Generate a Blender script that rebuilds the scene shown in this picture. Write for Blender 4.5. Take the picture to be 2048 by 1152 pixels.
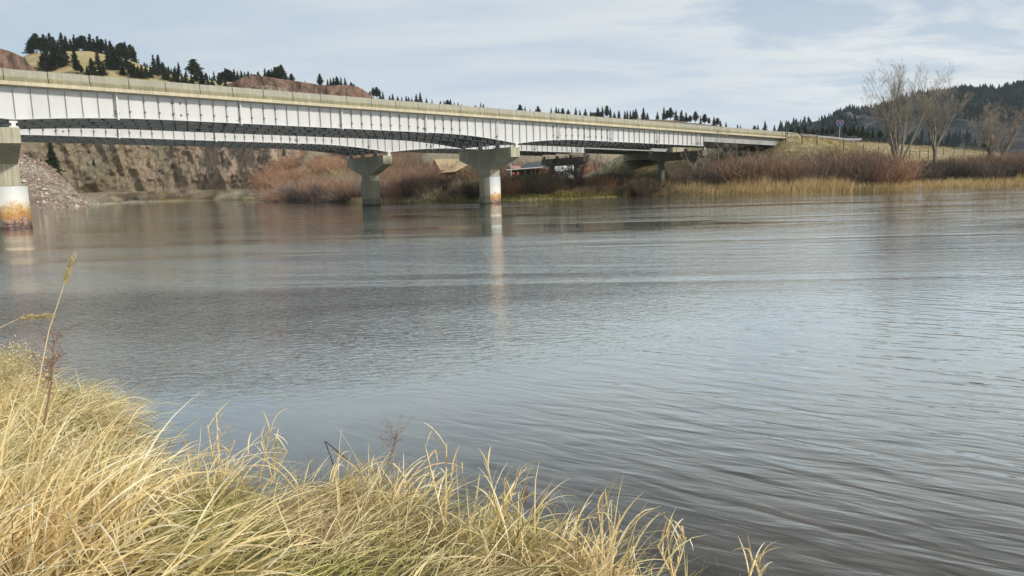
import bpy, math, random
import numpy as np
from math import sin, cos, pi, radians, sqrt, atan2
from mathutils import Vector
random.seed(7); rng = np.random.default_rng(7)
for o in list(bpy.data.objects): bpy.data.objects.remove(o)
S = bpy.context.scene
# ------------------------------------------------------------------ camera
F, PITCH, ROLL, EYE = 1500.0, .1357, .031, 2.1
f_ = Vector((0, cos(PITCH), -sin(PITCH))); u0 = Vector((0, sin(PITCH), cos(PITCH))); r0 = Vector((1, 0, 0))
cr = r0*cos(ROLL)-u0*sin(ROLL); cu = r0*sin(ROLL)+u0*cos(ROLL)
cam = bpy.data.cameras.new('camera'); co = bpy.data.objects.new('camera', cam); S.collection.objects.link(co)
from mathutils import Matrix
m = Matrix.Identity(4)
for i in range(3): m[i][0] = cr[i]; m[i][1] = cu[i]; m[i][2] = -f_[i]; m[i][3] = (0, 0, EYE)[i]
co.matrix_world = m
cam.sensor_width = 36; cam.lens = 36*F/2048; cam.clip_start = .05; cam.clip_end = 9000
S.camera = co
# ------------------------------------------------------------------ light
SUN_AZ = Vector((.84, -.54)).normalized(); SUN_EL = radians(27)
w = bpy.data.worlds.new('World'); S.world = w; w.use_nodes = True
nt = w.node_tree; nt.nodes.clear()
class NT:
    def __init__(s, t): s.t = t
    def n(s, typ, **kw):
        x = s.t.nodes.new(typ)
        ins = kw.pop('ins', {})
        for k, v in kw.items(): setattr(x, k, v)
        for k, v in ins.items():
            if hasattr(v, 'is_output') or isinstance(v, bpy.types.NodeSocket): s.t.links.new(v, x.inputs[k])
            else: x.inputs[k].default_value = v
        return x
    def noise(s, vec, scale, detail=4, rough=.55, dist=0.):
        return s.n('ShaderNodeTexNoise', ins={'Vector': vec, 'Scale': scale, 'Detail': detail, 'Roughness': rough, 'Distortion': dist}).outputs['Fac']
    def ramp(s, fac, stops):
        r = s.n('ShaderNodeValToRGB', ins={'Fac': fac}); e = r.color_ramp.elements
        while len(e) < len(stops): e.new(.5)
        for q, (p, c) in zip(e, stops):
            q.position = p; q.color = (c[0], c[1], c[2], 1) if hasattr(c, '__len__') else (c, c, c, 1)
        return r.outputs['Color']
    def mapping(s, vec, scale=(1, 1, 1), rot=(0, 0, 0), loc=(0, 0, 0)):
        return s.n('ShaderNodeMapping', ins={'Vector': vec, 'Scale': scale, 'Rotation': rot, 'Location': loc}).outputs[0]
    def mix(s, fac, a, b, mode='MIX'):
        x = s.n('ShaderNodeMix', data_type='RGBA', blend_type=mode)
        for k, v in ((0, fac), (6, a), (7, b)):
            if isinstance(v, bpy.types.NodeSocket): s.t.links.new(v, x.inputs[k])
            else: x.inputs[k].default_value = (v if k == 0 else (v[0], v[1], v[2], 1))
        return x.outputs[2]
    def math(s, op, a, b=0., c=None, clamp=False):
        x = s.n('ShaderNodeMath', operation=op); x.use_clamp = clamp
        for k, v in enumerate((a, b) if c is None else (a, b, c)):
            if isinstance(v, bpy.types.NodeSocket): s.t.links.new(v, x.inputs[k])
            else: x.inputs[k].default_value = v
        return x.outputs[0]
    def sep(s, v): return s.n('ShaderNodeSeparateXYZ', ins={0: v}).outputs
N = NT(nt)
sky = N.n('ShaderNodeTexSky', sky_type='NISHITA'); sky.sun_disc = False
sky.sun_elevation = SUN_EL; sky.sun_rotation = atan2(SUN_AZ.x, SUN_AZ.y); sky.altitude = 1000
tc = N.n('ShaderNodeTexCoord').outputs['Generated']
sx, sy, sz = N.sep(tc)[:3]
den = N.math('ADD', N.math('MAXIMUM', sz, 0.0), .16)
pv = N.n('ShaderNodeCombineXYZ', ins={0: N.math('DIVIDE', sx, den), 1: N.math('DIVIDE', sy, den), 2: 0.0}).outputs[0]
c1 = N.noise(N.mapping(pv, (.55, 1.25, 1), (0, 0, .5), (3.1, 1.4, 0)), 1.25, 7, .58, .5)
c2 = N.noise(N.mapping(pv, (.5, 1.6, 1), (0, 0, .35), (.2, 3.3, 0)), 3.0, 6, .6, .3)
# how bluish: left a cooler thin veil, right brighter with blue gaps
gx = N.math('MULTIPLY_ADD', sx, 1.0, .52, clamp=True)
cov = N.math('ADD', N.math('MULTIPLY', c1, .7), N.math('MULTIPLY', c2, .3))
cl_l = N.ramp(cov, [(.38, (4.3, 5.45, 6.7)), (.5, (4.8, 5.75, 6.6)), (.62, (5.6, 6.3, 6.8))])
cl_r = N.ramp(cov, [(.38, (5.8, 6.5, 7.1)), (.47, (6.7, 7.15, 7.4)), (.56, (7.3, 7.6, 7.7)), (.7, (6.2, 6.7, 7.0))])
cl = N.mix(gx, cl_l, cl_r)
# the higher sky is a greyer, duller deck; brighter low to the right
hi = N.ramp(sz, [(.08, 1.0), (.30, .92), (.7, .95)])
cl = N.mix(1., cl, hi, 'MULTIPLY')
# one gap of blue high on the right
gap = N.n('ShaderNodeVectorMath', operation='DISTANCE', ins={0: N.mapping(tc, (1, 1, 3.2), (0, 0, 0)), 1: (.445, .863, .53)}).outputs['Value']
c3 = N.noise(N.mapping(pv, (.7, 1.2, 1), (0, 0, .35), (1.2, .3, 0)), 2.2, 5, .6, .4)
gm = N.ramp(N.math('ADD', gap, N.math('MULTIPLY', N.math('SUBTRACT', c3, .5), 1.5)), [(.0, .5), (.22, .0)])
blue = N.mix(.3, sky.outputs[0], (3.1, 5.0, 7.4))
skyc = N.mix(gm, cl, blue)
bg = N.n('ShaderNodeBackground', ins={'Color': skyc, 'Strength': .105})
nt.links.new(bg.outputs[0], N.n('ShaderNodeOutputWorld').inputs[0])
sl = bpy.data.lights.new('sun', 'SUN'); sl.energy = 3.0; sl.angle = radians(5); sl.color = (1, .93, .82)
so = bpy.data.objects.new('sun', sl); S.collection.objects.link(so)
sdir = Vector((SUN_AZ.x*cos(SUN_EL), SUN_AZ.y*cos(SUN_EL), sin(SUN_EL)))
so.rotation_euler = sdir.to_track_quat('Z', 'Y').to_euler()
S.view_settings.view_transform = 'Standard'; S.view_settings.look = 'None'; S.view_settings.exposure = .15; S.view_settings.gamma = 1
# ------------------------------------------------------------------ helpers
def ray(px, py):
    v = f_ + cr*((px-1024)/F) + cu*((576-py)/F)
    return v/v.y
def at(px, py, Y):
    v = ray(px, py); return Vector((v.x*Y, Y, EYE+v.z*Y))
def onz(px, py, z=0.):
    v = ray(px, py); return at(px, py, (z-EYE)/v.z)
def hit(px, py, fn, Y0, Y1, dflt=None):
    Y = Y0
    while Y < Y1:
        p = at(px, py, Y)
        if fn(p.x, p.y) >= p.z: return p
        Y *= 1.01
    return None
COL = S.collection
def tag(o, label=None, cat=None, group=None, kind=None):
    if label: o['label'] = label
    if cat: o['category'] = cat
    if group: o['group'] = group
    if kind: o['kind'] = kind
    return o
def empty(name, loc, label=None, cat=None, group=None, rz=0, sc=1):
    o = bpy.data.objects.new(name, None); COL.objects.link(o); o.location = loc; o.rotation_euler = (0, 0, rz); o.scale = (sc, sc, sc)
    return tag(o, label, cat, group)
class MB:
    def __init__(s): s.v = []; s.f = []; s.n = 0; s.m = []
    def add(s, V, Fc, mi=0):
        V = np.asarray(V, float).reshape(-1, 3); s.v.append(V)
        for q in Fc: s.f.append([i+s.n for i in q]); s.m.append(mi)
        s.n += len(V)
    def box(s, c, sz, ax=None, mi=0):
        ax = ax or (Vector((1, 0, 0)), Vector((0, 1, 0)), Vector((0, 0, 1))); c = Vector(c)
        P = [c+ax[0]*(sz[0]/2*i)+ax[1]*(sz[1]/2*j)+ax[2]*(sz[2]/2*k) for i in (-1, 1) for j in (-1, 1) for k in (-1, 1)]
        s.add(P, [(0, 1, 3, 2), (4, 6, 7, 5), (0, 4, 5, 1), (2, 3, 7, 6), (0, 2, 6, 4), (1, 5, 7, 3)], mi)
    def bar(s, a, b, wd, mi=0, hd=None):
        a = Vector(a); b = Vector(b); z = (b-a); L = z.length; z.normalize()
        x = z.cross(Vector((0, 0, 1))); x = x.normalized() if x.length > 1e-4 else Vector((1, 0, 0)); y = z.cross(x)
        s.box((a+b)/2, (wd, hd or wd, L), (x, y, z), mi)
    def tube(s, pts, rad, k=6, mi=0, cap=True):
        pts = [Vector(p) for p in pts]; V = []; prev = None
        for i, p in enumerate(pts):
            d = (pts[min(i+1, len(pts)-1)]-pts[max(i-1, 0)]).normalized()
            if prev is None:
                x = d.cross(Vector((0, 0, 1))); x = x if x.length > 1e-3 else Vector((1, 0, 0))
            else: x = prev-d*prev.dot(d)
            x.normalize(); prev = x; y = d.cross(x); r = rad[i] if hasattr(rad, '__len__') else rad
            for j in range(k):
                a = 2*pi*j/k; V.append(p+x*(r*cos(a))+y*(r*sin(a)))
        n = len(pts); Fc = [(i*k+j, i*k+(j+1) % k, (i+1)*k+(j+1) % k, (i+1)*k+j) for i in range(n-1) for j in range(k)]
        if cap and k > 2: Fc += [tuple(range(k))[::-1], tuple((n-1)*k+j for j in range(k))]
        s.add(V, Fc, mi)
    def prism(s, poly, off, mi=0):   # poly: list of Vectors, off: Vector
        n = len(poly); V = [Vector(p) for p in poly]+[Vector(p)+off for p in poly]
        s.add(V, [tuple(range(n))[::-1], tuple(range(n, 2*n))]+[(i, (i+1) % n, n+(i+1) % n, n+i) for i in range(n)], mi)
    def build(s, name, mats, parent=None, org=None, smooth=False):
        V = np.concatenate(s.v) if s.v else np.zeros((0, 3))
        if org is None and parent is not None: org = parent.get('_o')
        if org is not None: V = V-np.array(list(org)[:3])
        me = bpy.data.meshes.new(name); me.from_pydata(V.tolist(), [], s.f)
        for mt in (mats if isinstance(mats, (list, tuple)) else [mats]): me.materials.append(mt)
        if any(s.m): me.polygons.foreach_set('material_index', s.m)
        if smooth: me.polygons.foreach_set('use_smooth', [True]*len(me.polygons))
        me.update(); o = bpy.data.objects.new(name, me); COL.objects.link(o)
        if parent is not None: o.parent = parent
        elif org is not None: o.location = org
        return o
def root(name, loc, label, cat, group=None):
    o = empty(name, loc, label, cat, group); o['_o'] = list(loc); return o
def link_mesh(name, me, parent=None, loc=None):
    o = bpy.data.objects.new(name, me); COL.objects.link(o)
    if parent is not None: o.parent = parent
    if loc is not None: o.location = loc
    return o
def copy_tree(o, parent=None):
    c = o.copy(); COL.objects.link(c); c.parent = parent
    for ch in list(o.children): copy_tree(ch, c)
    return c
def quads_mesh(name, V, Q, mats, smooth=False, mi=None):
    me = bpy.data.meshes.new(name); V = np.ascontiguousarray(V, dtype=np.float32).reshape(-1, 3); Q = np.ascontiguousarray(Q, dtype=np.int32).reshape(-1, 4)
    me.vertices.add(len(V)); me.vertices.foreach_set('co', V.ravel())
    me.loops.add(Q.size); me.loops.foreach_set('vertex_index', Q.ravel())
    me.polygons.add(len(Q)); me.polygons.foreach_set('loop_start', np.arange(0, Q.size, 4, dtype=np.int32))
    for mt in mats: me.materials.append(mt)
    if mi is not None: me.polygons.foreach_set('material_index', np.asarray(mi, dtype=np.int32))
    me.polygons.foreach_set('use_smooth', np.full(len(Q), smooth))
    me.update(calc_edges=True); me.validate(); return me
def grid_mesh(name, P, mats, smooth=True):   # P (a,b,3)
    a, b = P.shape[:2]; idx = np.arange(a*b).reshape(a, b)
    Q = np.stack([idx[:-1, :-1], idx[:-1, 1:], idx[1:, 1:], idx[1:, :-1]], -1).reshape(-1, 4)
    return quads_mesh(name, P.reshape(-1, 3), Q, mats, smooth)
def _h(i, j, k):
    n = (i*374761393+j*668265263+k*2147483647+144665) & 0xffffffff
    n = ((n ^ (n >> 13))*1274126177) & 0xffffffff
    return ((n ^ (n >> 16)) & 0xffff)/65535.0
def vnoise(x, y, z=0.):
    x, y, z = np.broadcast_arrays(np.asarray(x, float), np.asarray(y, float), np.asarray(z, float))
    i, j, k = (np.floor(q).astype(np.int64) for q in (x, y, z)); a, b, c = x-i, y-j, z-k
    a, b, c = (q*q*(3-2*q) for q in (a, b, c)); r = 0
    for di in (0, 1):
        for dj in (0, 1):
            for dk in (0, 1):
                r = r+_h(i+di, j+dj, k+dk)*(a if di else 1-a)*(b if dj else 1-b)*(c if dk else 1-c)
    return r*2-1
def fbm(x, y, z=0., o=5, g=.5):
    r = 0; A = 1; s = 1.
    for q in range(o): r = r+A*vnoise(x*s+q*17.3, y*s+q*7.7, z*s+q*3.1); A *= g; s *= 2.03
    return r
def sm(a, b, x): t = np.clip((x-a)/(b-a), 0, 1); return t*t*(3-2*t)
ONES = ' first second third fourth fifth sixth seventh eighth ninth tenth eleventh twelfth thirteenth fourteenth fifteenth sixteenth seventeenth eighteenth nineteenth'.split(' ')
def ordn(n):
    T = {2: 'twent', 3: 'thirt', 4: 'fort', 5: 'fift', 6: 'sixt', 7: 'sevent', 8: 'eight', 9: 'ninet'}
    if n < 20: return ONES[n]
    if n >= 100: return 'hundredth' if n == 100 else 'hundred-and-'+ordn(n-100)
    return T[n//10]+('ieth' if n % 10 == 0 else 'y-'+ONES[n % 10])
# ------------------------------------------------------------------ materials
def mat(name, fn, rough=.85, **kw):
    m = bpy.data.materials.new(name); m.use_nodes = True; t = m.node_tree; t.nodes.clear(); N = NT(t)
    b = N.n('ShaderNodeBsdfPrincipled', ins={'Roughness': rough, 'Specular IOR Level': kw.get('spec', .3)})
    if 'metal' in kw: b.inputs['Metallic'].default_value = kw['metal']
    P = N.n('ShaderNodeTexCoord').outputs['Object']
    W = N.n('ShaderNodeNewGeometry').outputs['Position']
    r = fn(N, W, P); bump = None
    if isinstance(r, tuple) and len(r) == 2: r, bump = r
    if isinstance(r, bpy.types.NodeSocket): t.links.new(r, b.inputs['Base Color'])
    else: b.inputs['Base Color'].default_value = (*r, 1)
    if bump is not None:
        bn = N.n('ShaderNodeBump', ins={'Height': bump, 'Strength': kw.get('bs', .6), 'Distance': kw.get('bd', .05)})
        t.links.new(bn.outputs[0], b.inputs['Normal'])
    out = N.n('ShaderNodeOutputMaterial')
    if kw.get('trans'):
        tr = N.n('ShaderNodeBsdfTranslucent'); 
        if isinstance(r, bpy.types.NodeSocket): t.links.new(r, tr.inputs[0])
        mx = N.n('ShaderNodeMixShader', ins={0: kw['trans'], 1: b.outputs[0], 2: tr.outputs[0]}); t.links.new(mx.outputs[0], out.inputs[0])
    else: t.links.new(b.outputs[0], out.inputs[0])
    return m
def noisy(c0, c1, sc=1., c2=None, sc2=None, d=5, stretch=(1, 1, 1), obj=False):
    def fn(N, W, P):
        v = P if obj else W
        n = N.noise(N.mapping(v, stretch), sc, d, .6)
        c = N.mix(N.ramp(n, [(.32, 0), (.68, 1)]), c0, c1)
        if c2: c = N.mix(N.ramp(N.noise(v, sc2, 3, .6), [(.5, 0), (.64, 1)]), c, c2)
        return c, n
    return fn
def concrete(top, low, streak=.5, dark=.55):
    def fn(N, W, P):
        n = N.noise(W, .7, 6, .65); s = N.noise(N.mapping(W, (2.6, 2.6, .12)), 1.6, 4, .6); g = N.noise(W, 14, 4, .6)
        c = N.mix(N.ramp(n, [(.35, 0), (.65, 1)]), top, low)
        k = N.ramp(s, [(.45, dark), (.58, 1)]); c = N.mix(streak, c, N.mix(1., c, k, 'MULTIPLY'))
        c = N.mix(.25, c, N.mix(1., c, N.ramp(g, [(.35, .5), (.6, 1.2)]), 'MULTIPLY'))
        return c, g
    return fn
M = {}
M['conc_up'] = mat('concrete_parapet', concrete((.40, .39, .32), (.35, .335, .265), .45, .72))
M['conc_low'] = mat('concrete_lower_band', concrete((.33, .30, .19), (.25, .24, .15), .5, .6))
M['conc_edge'] = mat('concrete_slab_edge', concrete((.62, .56, .40), (.50, .45, .32), .4, .6))
M['joint'] = mat('joint_shadow', lambda N, W, P: (.08, .08, .07))
M['conc_cap'] = mat('concrete_pier', concrete((.46, .43, .32), (.37, .355, .27), .45, .5), bs=.3, bd=.02)
M['conc_shade'] = mat('shade_darkened_concrete', concrete((.24, .23, .18), (.17, .165, .13), .5, .5))  # pier concrete darkened, putting the deck's shade into the bents' colour
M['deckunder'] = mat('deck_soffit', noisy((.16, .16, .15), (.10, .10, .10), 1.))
M['asph'] = mat('asphalt', noisy((.05, .05, .05), (.07, .07, .07), 2.))
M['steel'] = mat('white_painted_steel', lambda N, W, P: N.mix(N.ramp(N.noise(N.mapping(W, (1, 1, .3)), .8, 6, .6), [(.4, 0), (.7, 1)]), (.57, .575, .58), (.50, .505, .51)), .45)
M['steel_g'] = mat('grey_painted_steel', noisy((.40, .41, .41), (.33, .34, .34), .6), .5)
M['steel_d'] = mat('grey_underdeck_steel', noisy((.46, .48, .48), (.36, .38, .38), 1.5), .5)
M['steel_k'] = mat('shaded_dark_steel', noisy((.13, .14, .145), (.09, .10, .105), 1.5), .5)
M['steel_shade'] = mat('stiffener_shade', noisy((.42, .43, .42), (.30, .31, .31), 1.2), .5)  # stiffener shade put into the colour as a darker grey
M['tab'] = mat('dark_bolt_plate', noisy((.10, .10, .095), (.17, .16, .15), 6.), .6)
def sheetfn(N, W, P, k_=1.):
    z = N.math('DIVIDE', N.sep(W)[2], k_); n = N.noise(N.mapping(W, (1.6, 1.6, 1.1)), 1.5, 7, .72, .6); n2 = N.noise(N.mapping(W, (1.2, 1.2, 5)), 2.2, 6, .7)
    zz = N.math('ADD', z, N.math('MULTIPLY', N.math('SUBTRACT', n, .5), 1.7))
    c = N.ramp(N.math('DIVIDE', zz, 3.3), [(0., (.07, .03, .02)), (.09, (.13, .055, .035)), (.13, (.34, .22, .16)), (.17, (.36, .15, .03)), (.27, (.46, .26, .07)), (.35, (.56, .42, .24)), (.42, (.70, .68, .63)), (1., (.46, .52, .58))])
    return N.mix(N.ramp(n2, [(.5, 0), (.72, .7)]), c, N.mix(.5, c, (.85, .85, .82)))
M['sheet_rusty'] = mat('heavily_rusted_nose_plate', lambda N, W, P: sheetfn(N, W, P, 1.45), .5, spec=.5)
M['sheet'] = mat('rusting_nose_plate', sheetfn, .5, spec=.5)
def collarfn(N, W, P):
    z = N.sep(W)[2]; c, g = concrete((.36, .35, .26), (.29, .28, .21), .5, .5)(N, W, P)
    n = N.math('MULTIPLY', N.math('SUBTRACT', N.noise(N.mapping(W, (1, 1, 5)), 1.3, 4, .6), .5), .7)
    k = N.ramp(N.math('DIVIDE', N.math('ADD', z, n), 3.3), [(.0, .28), (.04, .35), (.10, .75), (.22, .62), (.3, .95), (.45, 1.05)])
    return N.mix(1., c, k, 'MULTIPLY'), g
M['collar'] = mat('waterline_concrete', collarfn, bs=.2, bd=.02)
def cliffn(N, W, P):
    a = N.mapping(W, (.13, .13, .06), (0, .5, 0)); n = N.noise(a, 1., 9, .68, .6)
    n3 = N.noise(N.mapping(W, (.30, .10, .06), (0, -.42, 0)), 1., 8, .7, 1.2)
    n2 = N.noise(W, .55, 6, .7)
    c = N.ramp(n, [(.3, (.20, .16, .11)), (.45, (.37, .285, .20)), (.55, (.45, .32, .23)), (.7, (.58, .46, .34))])
    c = N.mix(N.ramp(n3, [(.34, .8), (.42, 0)]), c, (.07, .055, .04))
    ck = N.ramp(N.noise(N.mapping(W, (.20, .07, .045), (0, -.5, 0)), 1., 6, .62, .8), [(.465, 0), (.495, .85), (.525, 0)]); c = N.mix(ck, c, (.09, .07, .05))
    c = N.mix(N.ramp(n2, [(.52, 0), (.66, .55)]), c, (.50, .43, .34))
    c = N.mix(N.ramp(N.noise(W, .025, 3, .5), [(.5, 0), (.62, .5)]), c, (.22, .21, .13))
    return c, N.math('ADD', N.math('MULTIPLY', n3, 2.), n2)
M['cliff'] = mat('cliff_rock', cliffn, .95, bs=.9, bd=1.6)
def redrock(N, W, P):
    n = N.noise(N.mapping(W, (.25, .25, .12)), 1., 7, .65, .5)
    return N.ramp(n, [(.35, (.06, .045, .035)), (.48, (.17, .11, .08)), (.6, (.24, .15, .11)), (.7, (.28, .22, .14))]), n
M['redrock'] = mat('red_rock', redrock, .95, bs=.9, bd=1.2)
M['talus'] = mat('talus', lambda N, W, P: (N.mix(N.ramp(N.noise(W, .12, 4, .6), [(.45, 0), (.58, 1)]), N.ramp(N.n('ShaderNodeTexVoronoi', ins={'Vector': W, 'Scale': 1.1}).outputs['Color'], [(.2, (.22, .18, .135)), (.8, (.40, .34, .27))]), (.21, .14, .105)), N.noise(W, 1.2, 4, .6)), .95, bs=1., bd=.8)
def grasshill(N, W, P):
    n = N.noise(W, .05, 6, .6); n2 = N.noise(W, .6, 4, .6)
    c = N.ramp(n, [(.35, (.30, .22, .10)), (.5, (.44, .35, .17)), (.65, (.38, .30, .14))])
    return N.mix(N.ramp(n2, [(.5, 0), (.65, .5)]), c, (.17, .13, .07)), n2
M['hill'] = mat('dry_grass_hill', grasshill, .95, bs=.5, bd=.5)
def ridgefn(N, W, P):
    n = N.noise(W, .04, 6, .65); return N.ramp(n, [(.35, (.10, .075, .05)), (.5, (.17, .10, .06)), (.65, (.22, .17, .09))]), n
M['ridge'] = mat('scrub_ridge', ridgefn, .95)
def mtn(N, W, P):
    n = N.noise(N.mapping(W, (.012, .012, .02)), 1., 8, .65, .5); n2 = N.noise(W, .05, 5, .7)
    c = N.ramp(n, [(.38, (.02, .03, .032)), (.5, (.05, .055, .055)), (.58, (.12, .105, .10)), (.7, (.20, .175, .16))])
    return N.mix(N.ramp(n2, [(.45, .8), (.6, 0)]), c, (.012, .02, .02)), n2
M['mtn'] = mat('forested_mountain', mtn, .95, bs=1., bd=12)
def groundfn(N, W, P):
    n = N.noise(W, .12, 6, .6); n2 = N.noise(W, 1.3, 5, .65)
    c = N.ramp(n, [(.35, (.21, .165, .09)), (.5, (.38, .30, .17)), (.65, (.46, .38, .22))])
    c = N.mix(N.ramp(n2, [(.42, .7), (.56, 0)]), c, (.13, .12, .05))
    c = N.mix(N.ramp(N.math('DIVIDE', N.sep(W)[1], 400.), [(.40, 0), (.52, .8)]), c, N.mix(N.ramp(n2, [(.4, 0), (.6, 1)]), (.16, .13, .09), (.34, .28, .19)))
    return c, n2
M['ground'] = mat('dry_ground', groundfn, .95, bs=.8, bd=.15)
M['mud'] = mat('bank_soil', noisy((.05, .042, .03), (.11, .09, .06), 6., (.2, .16, .09), 12.), .95, bs=.8, bd=.04)
def waterfn():
    m = bpy.data.materials.new('river_water'); m.use_nodes = True; t = m.node_tree; t.nodes.clear(); N = NT(t)
    W = N.n('ShaderNodeNewGeometry').outputs['Position']; X, Y, Z = N.sep(W)[:3]
    bed = N.noise(W, 1.6, 5, .65); big = N.noise(W, .12, 3, .5)
    col = N.ramp(N.math('ADD', N.math('MULTIPLY', bed, .6), N.math('MULTIPLY', big, .4)), [(.36, (.046, .044, .037)), (.5, (.080, .072, .063)), (.62, (.115, .10, .088))])
    # short ripples, crests running down to the right near the bank
    an = lambda rot, sc_: N.mapping(N.mapping(W, (1, 1, 1), (0, 0, rot)), sc_)
    wv = N.noise(an(.62, (1.5, 5.6, 1)), 1.0, 2, .45, .5)
    wv2 = N.noise(an(.40, (1.6, 7.5, 1)), 1.4, 3, .5, .4)
    chop = N.noise(an(-.10, (1, 2.1, 1)), 4.6, 3, .6, .4)
    mid = N.noise(an(.10, (.40, 1.0, 1)), 1.7, 4, .6, .3)
    far = N.noise(an(.06, (.22, .55, 1)), 1.0, 5, .62, .3)
    patch = N.ramp(N.noise(an(.10, (.22, 1., 1)), .15, 5, .6, .9), [(.40, .25), (.50, .8), (.62, 1.5)])
    dist = N.math('DIVIDE', N.math('ADD', Y, N.math('MULTIPLY', X, -.30)), 40.)
    nearw = N.ramp(dist, [(.0, 1.), (.14, .95), (.26, .5), (.4, .3), (1., .22)])
    chopw = N.ramp(dist, [(.19, .0), (.25, .30), (.36, 1.), (.55, .75), (.8, .25), (1., .12)])
    calm = N.ramp(N.math('MULTIPLY_ADD', X, .1, .12, clamp=True), [(.0, .12), (.3, 1.)])
    h = N.math('MULTIPLY', N.math('ADD', wv, N.math('MULTIPLY', wv2, .30)), N.math('MULTIPLY', nearw, calm))
    h = N.math('MULTIPLY', h, .0175)
    leftw = N.ramp(N.math('MULTIPLY_ADD', X, -.04, .5, clamp=True), [(.15, .15), (.36, .32), (.60, 1.)])
    h2 = N.math('MULTIPLY', N.math('MULTIPLY', chop, N.math('MULTIPLY', chopw, patch)), N.math('MULTIPLY', leftw, .085))
    h4 = N.math('MULTIPLY', N.math('MULTIPLY', mid, patch), N.math('MULTIPLY', N.ramp(dist, [(.2, .0), (.6, 1.)]), .036))
    h3 = N.math('MULTIPLY', N.math('MULTIPLY', far, patch), N.math('MULTIPLY', N.ramp(dist, [(.3, .0), (1., 1.)]), .06))
    rightw = N.ramp(N.math('MULTIPLY_ADD', X, .02, .5, clamp=True), [(.30, .10), (.80, 1.)])
    h3 = N.math('MULTIPLY', h3, rightw); h4 = N.math('MULTIPLY', h4, rightw)
    H = N.math('ADD', N.math('ADD', h, h2), N.math('ADD', h3, h4))
    bn = N.n('ShaderNodeBump', ins={'Height': H, 'Strength': 1., 'Distance': 1.})
    inc = N.n('ShaderNodeNewGeometry').outputs['Incoming']
    c = N.math('ABSOLUTE', N.n('ShaderNodeVectorMath', operation='DOT_PRODUCT', ins={0: inc, 1: bn.outputs[0]}).outputs['Value'])
    fac = N.math('MULTIPLY', N.math('POWER', 2.71828, N.math('MULTIPLY', N.math('POWER', c, 3.), -28.)), .95)   # angle-dependent mirror strength
    df = N.n('ShaderNodeBsdfDiffuse', ins={'Color': col}); gl = N.n('ShaderNodeBsdfGlossy', ins={'Color': (.96, 1, .985, 1), 'Roughness': .03, 'Normal': bn.outputs[0]})
    mx = N.n('ShaderNodeMixShader', ins={0: N.math('MAXIMUM', fac, .03), 1: df.outputs[0], 2: gl.outputs[0]})
    t.links.new(mx.outputs[0], N.n('ShaderNodeOutputMaterial').inputs[0]); return m
M['water'] = waterfn()
def tint(mul=1., amt=.35):
    def fn(N, W, P):
        oc = N.n('ShaderNodeObjectInfo').outputs['Color']; r = N.n('ShaderNodeNewGeometry').outputs['Random Per Island']
        return N.mix(1., oc, N.ramp(r, [(0, 1-amt), (1, 1+amt)]), 'MULTIPLY')
    return fn
M['twig'] = mat('bare_twigs', tint(1, .45), .9, trans=.12)
def crownfn(N, W, P):
    r = N.n('ShaderNodeNewGeometry').outputs['Random Per Island']; oc = N.n('ShaderNodeObjectInfo').outputs['Color']
    c = N.ramp(r, [(0, (.022, .038, .020)), (.5, (.045, .068, .032)), (1, (.085, .10, .045))])
    return N.mix(1., c, oc, 'MULTIPLY')
M['needle'] = mat('conifer_needles', crownfn, .8, trans=.1)
M['bark'] = mat('bark', noisy((.10, .075, .055), (.17, .13, .10), 3., obj=True), .9)
M['palebark'] = mat('cottonwood_bark', noisy((.28, .25, .20), (.15, .125, .10), 1.4, obj=True), .9)
def reedfn(c0, c1, c2):
    def fn(N, W, P):
        r = N.n('ShaderNodeNewGeometry').outputs['Random Per Island']; return N.ramp(r, [(0, c0), (.5, c1), (1, c2)])
    return fn
M['reed'] = mat('dry_reeds', reedfn((.26, .17, .08), (.62, .45, .21), (.86, .70, .42)), .85, trans=.2)
M['tuft'] = mat('dry_tufts', reedfn((.22, .17, .07), (.38, .30, .13), (.52, .43, .21)), .9, trans=.15)
M['green'] = mat('green_tufts', reedfn((.10, .11, .025), (.20, .18, .05), (.38, .32, .12)), .9, trans=.15)
def strawfn(N, W, P):
    r = N.n('ShaderNodeNewGeometry').outputs['Random Per Island']; n = N.noise(W, 1.3, 3, .5)
    c = N.ramp(r, [(0, (.30, .20, .08)), (.10, (.56, .41, .19)), (.30, (.82, .64, .32)), (.70, (.93, .77, .44)), (.92, (.97, .91, .70)), (1, (.66, .64, .42))])
    c2 = N.ramp(r, [(0, (.20, .22, .05)), (.2, (.46, .41, .15)), (.5, (.76, .62, .30)), (1, (.90, .78, .48))])
    return N.mix(N.ramp(n, [(.50, 0), (.64, .85)]), c, c2)
M['straw'] = mat('straw_grass', strawfn, .7, trans=.22)
M['mat'] = mat('matted_grass', lambda N, W, P: N.mix(N.ramp(N.noise(W, 1.1, 3, .5), [(.46, 0), (.58, .9)]), reedfn((.20, .14, .065), (.62, .48, .24), (.95, .82, .52))(N, W, P), reedfn((.08, .11, .02), (.38, .40, .08), (.80, .68, .28))(N, W, P)), .75, trans=.2)
M['weed'] = mat('reddish_weed_stem', reedfn((.14, .08, .05), (.24, .14, .09), (.34, .23, .15)), .8)
M['fluff'] = mat('seed_fluff', reedfn((.42, .33, .16), (.60, .50, .27), (.74, .66, .42)), .9, trans=.3)
M['wood'] = mat('weathered_wood', noisy((.10, .08, .055), (.17, .14, .10), 5.), .9)
M['wooddark'] = mat('log_wall', noisy((.07, .045, .03), (.12, .08, .05), 2., stretch=(1, 1, 6)), .9)
M['roof_tan'] = mat('tan_roof', noisy((.42, .31, .18), (.50, .38, .23), 2., stretch=(1, 1, 1)), .8)
M['roof_dark'] = mat('dark_roof', noisy((.045, .055, .055), (.07, .08, .08), 2.), .6)
M['roof_pink'] = mat('pink_roof', noisy((.38, .19, .17), (.46, .26, .23), 2.), .7)
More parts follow.
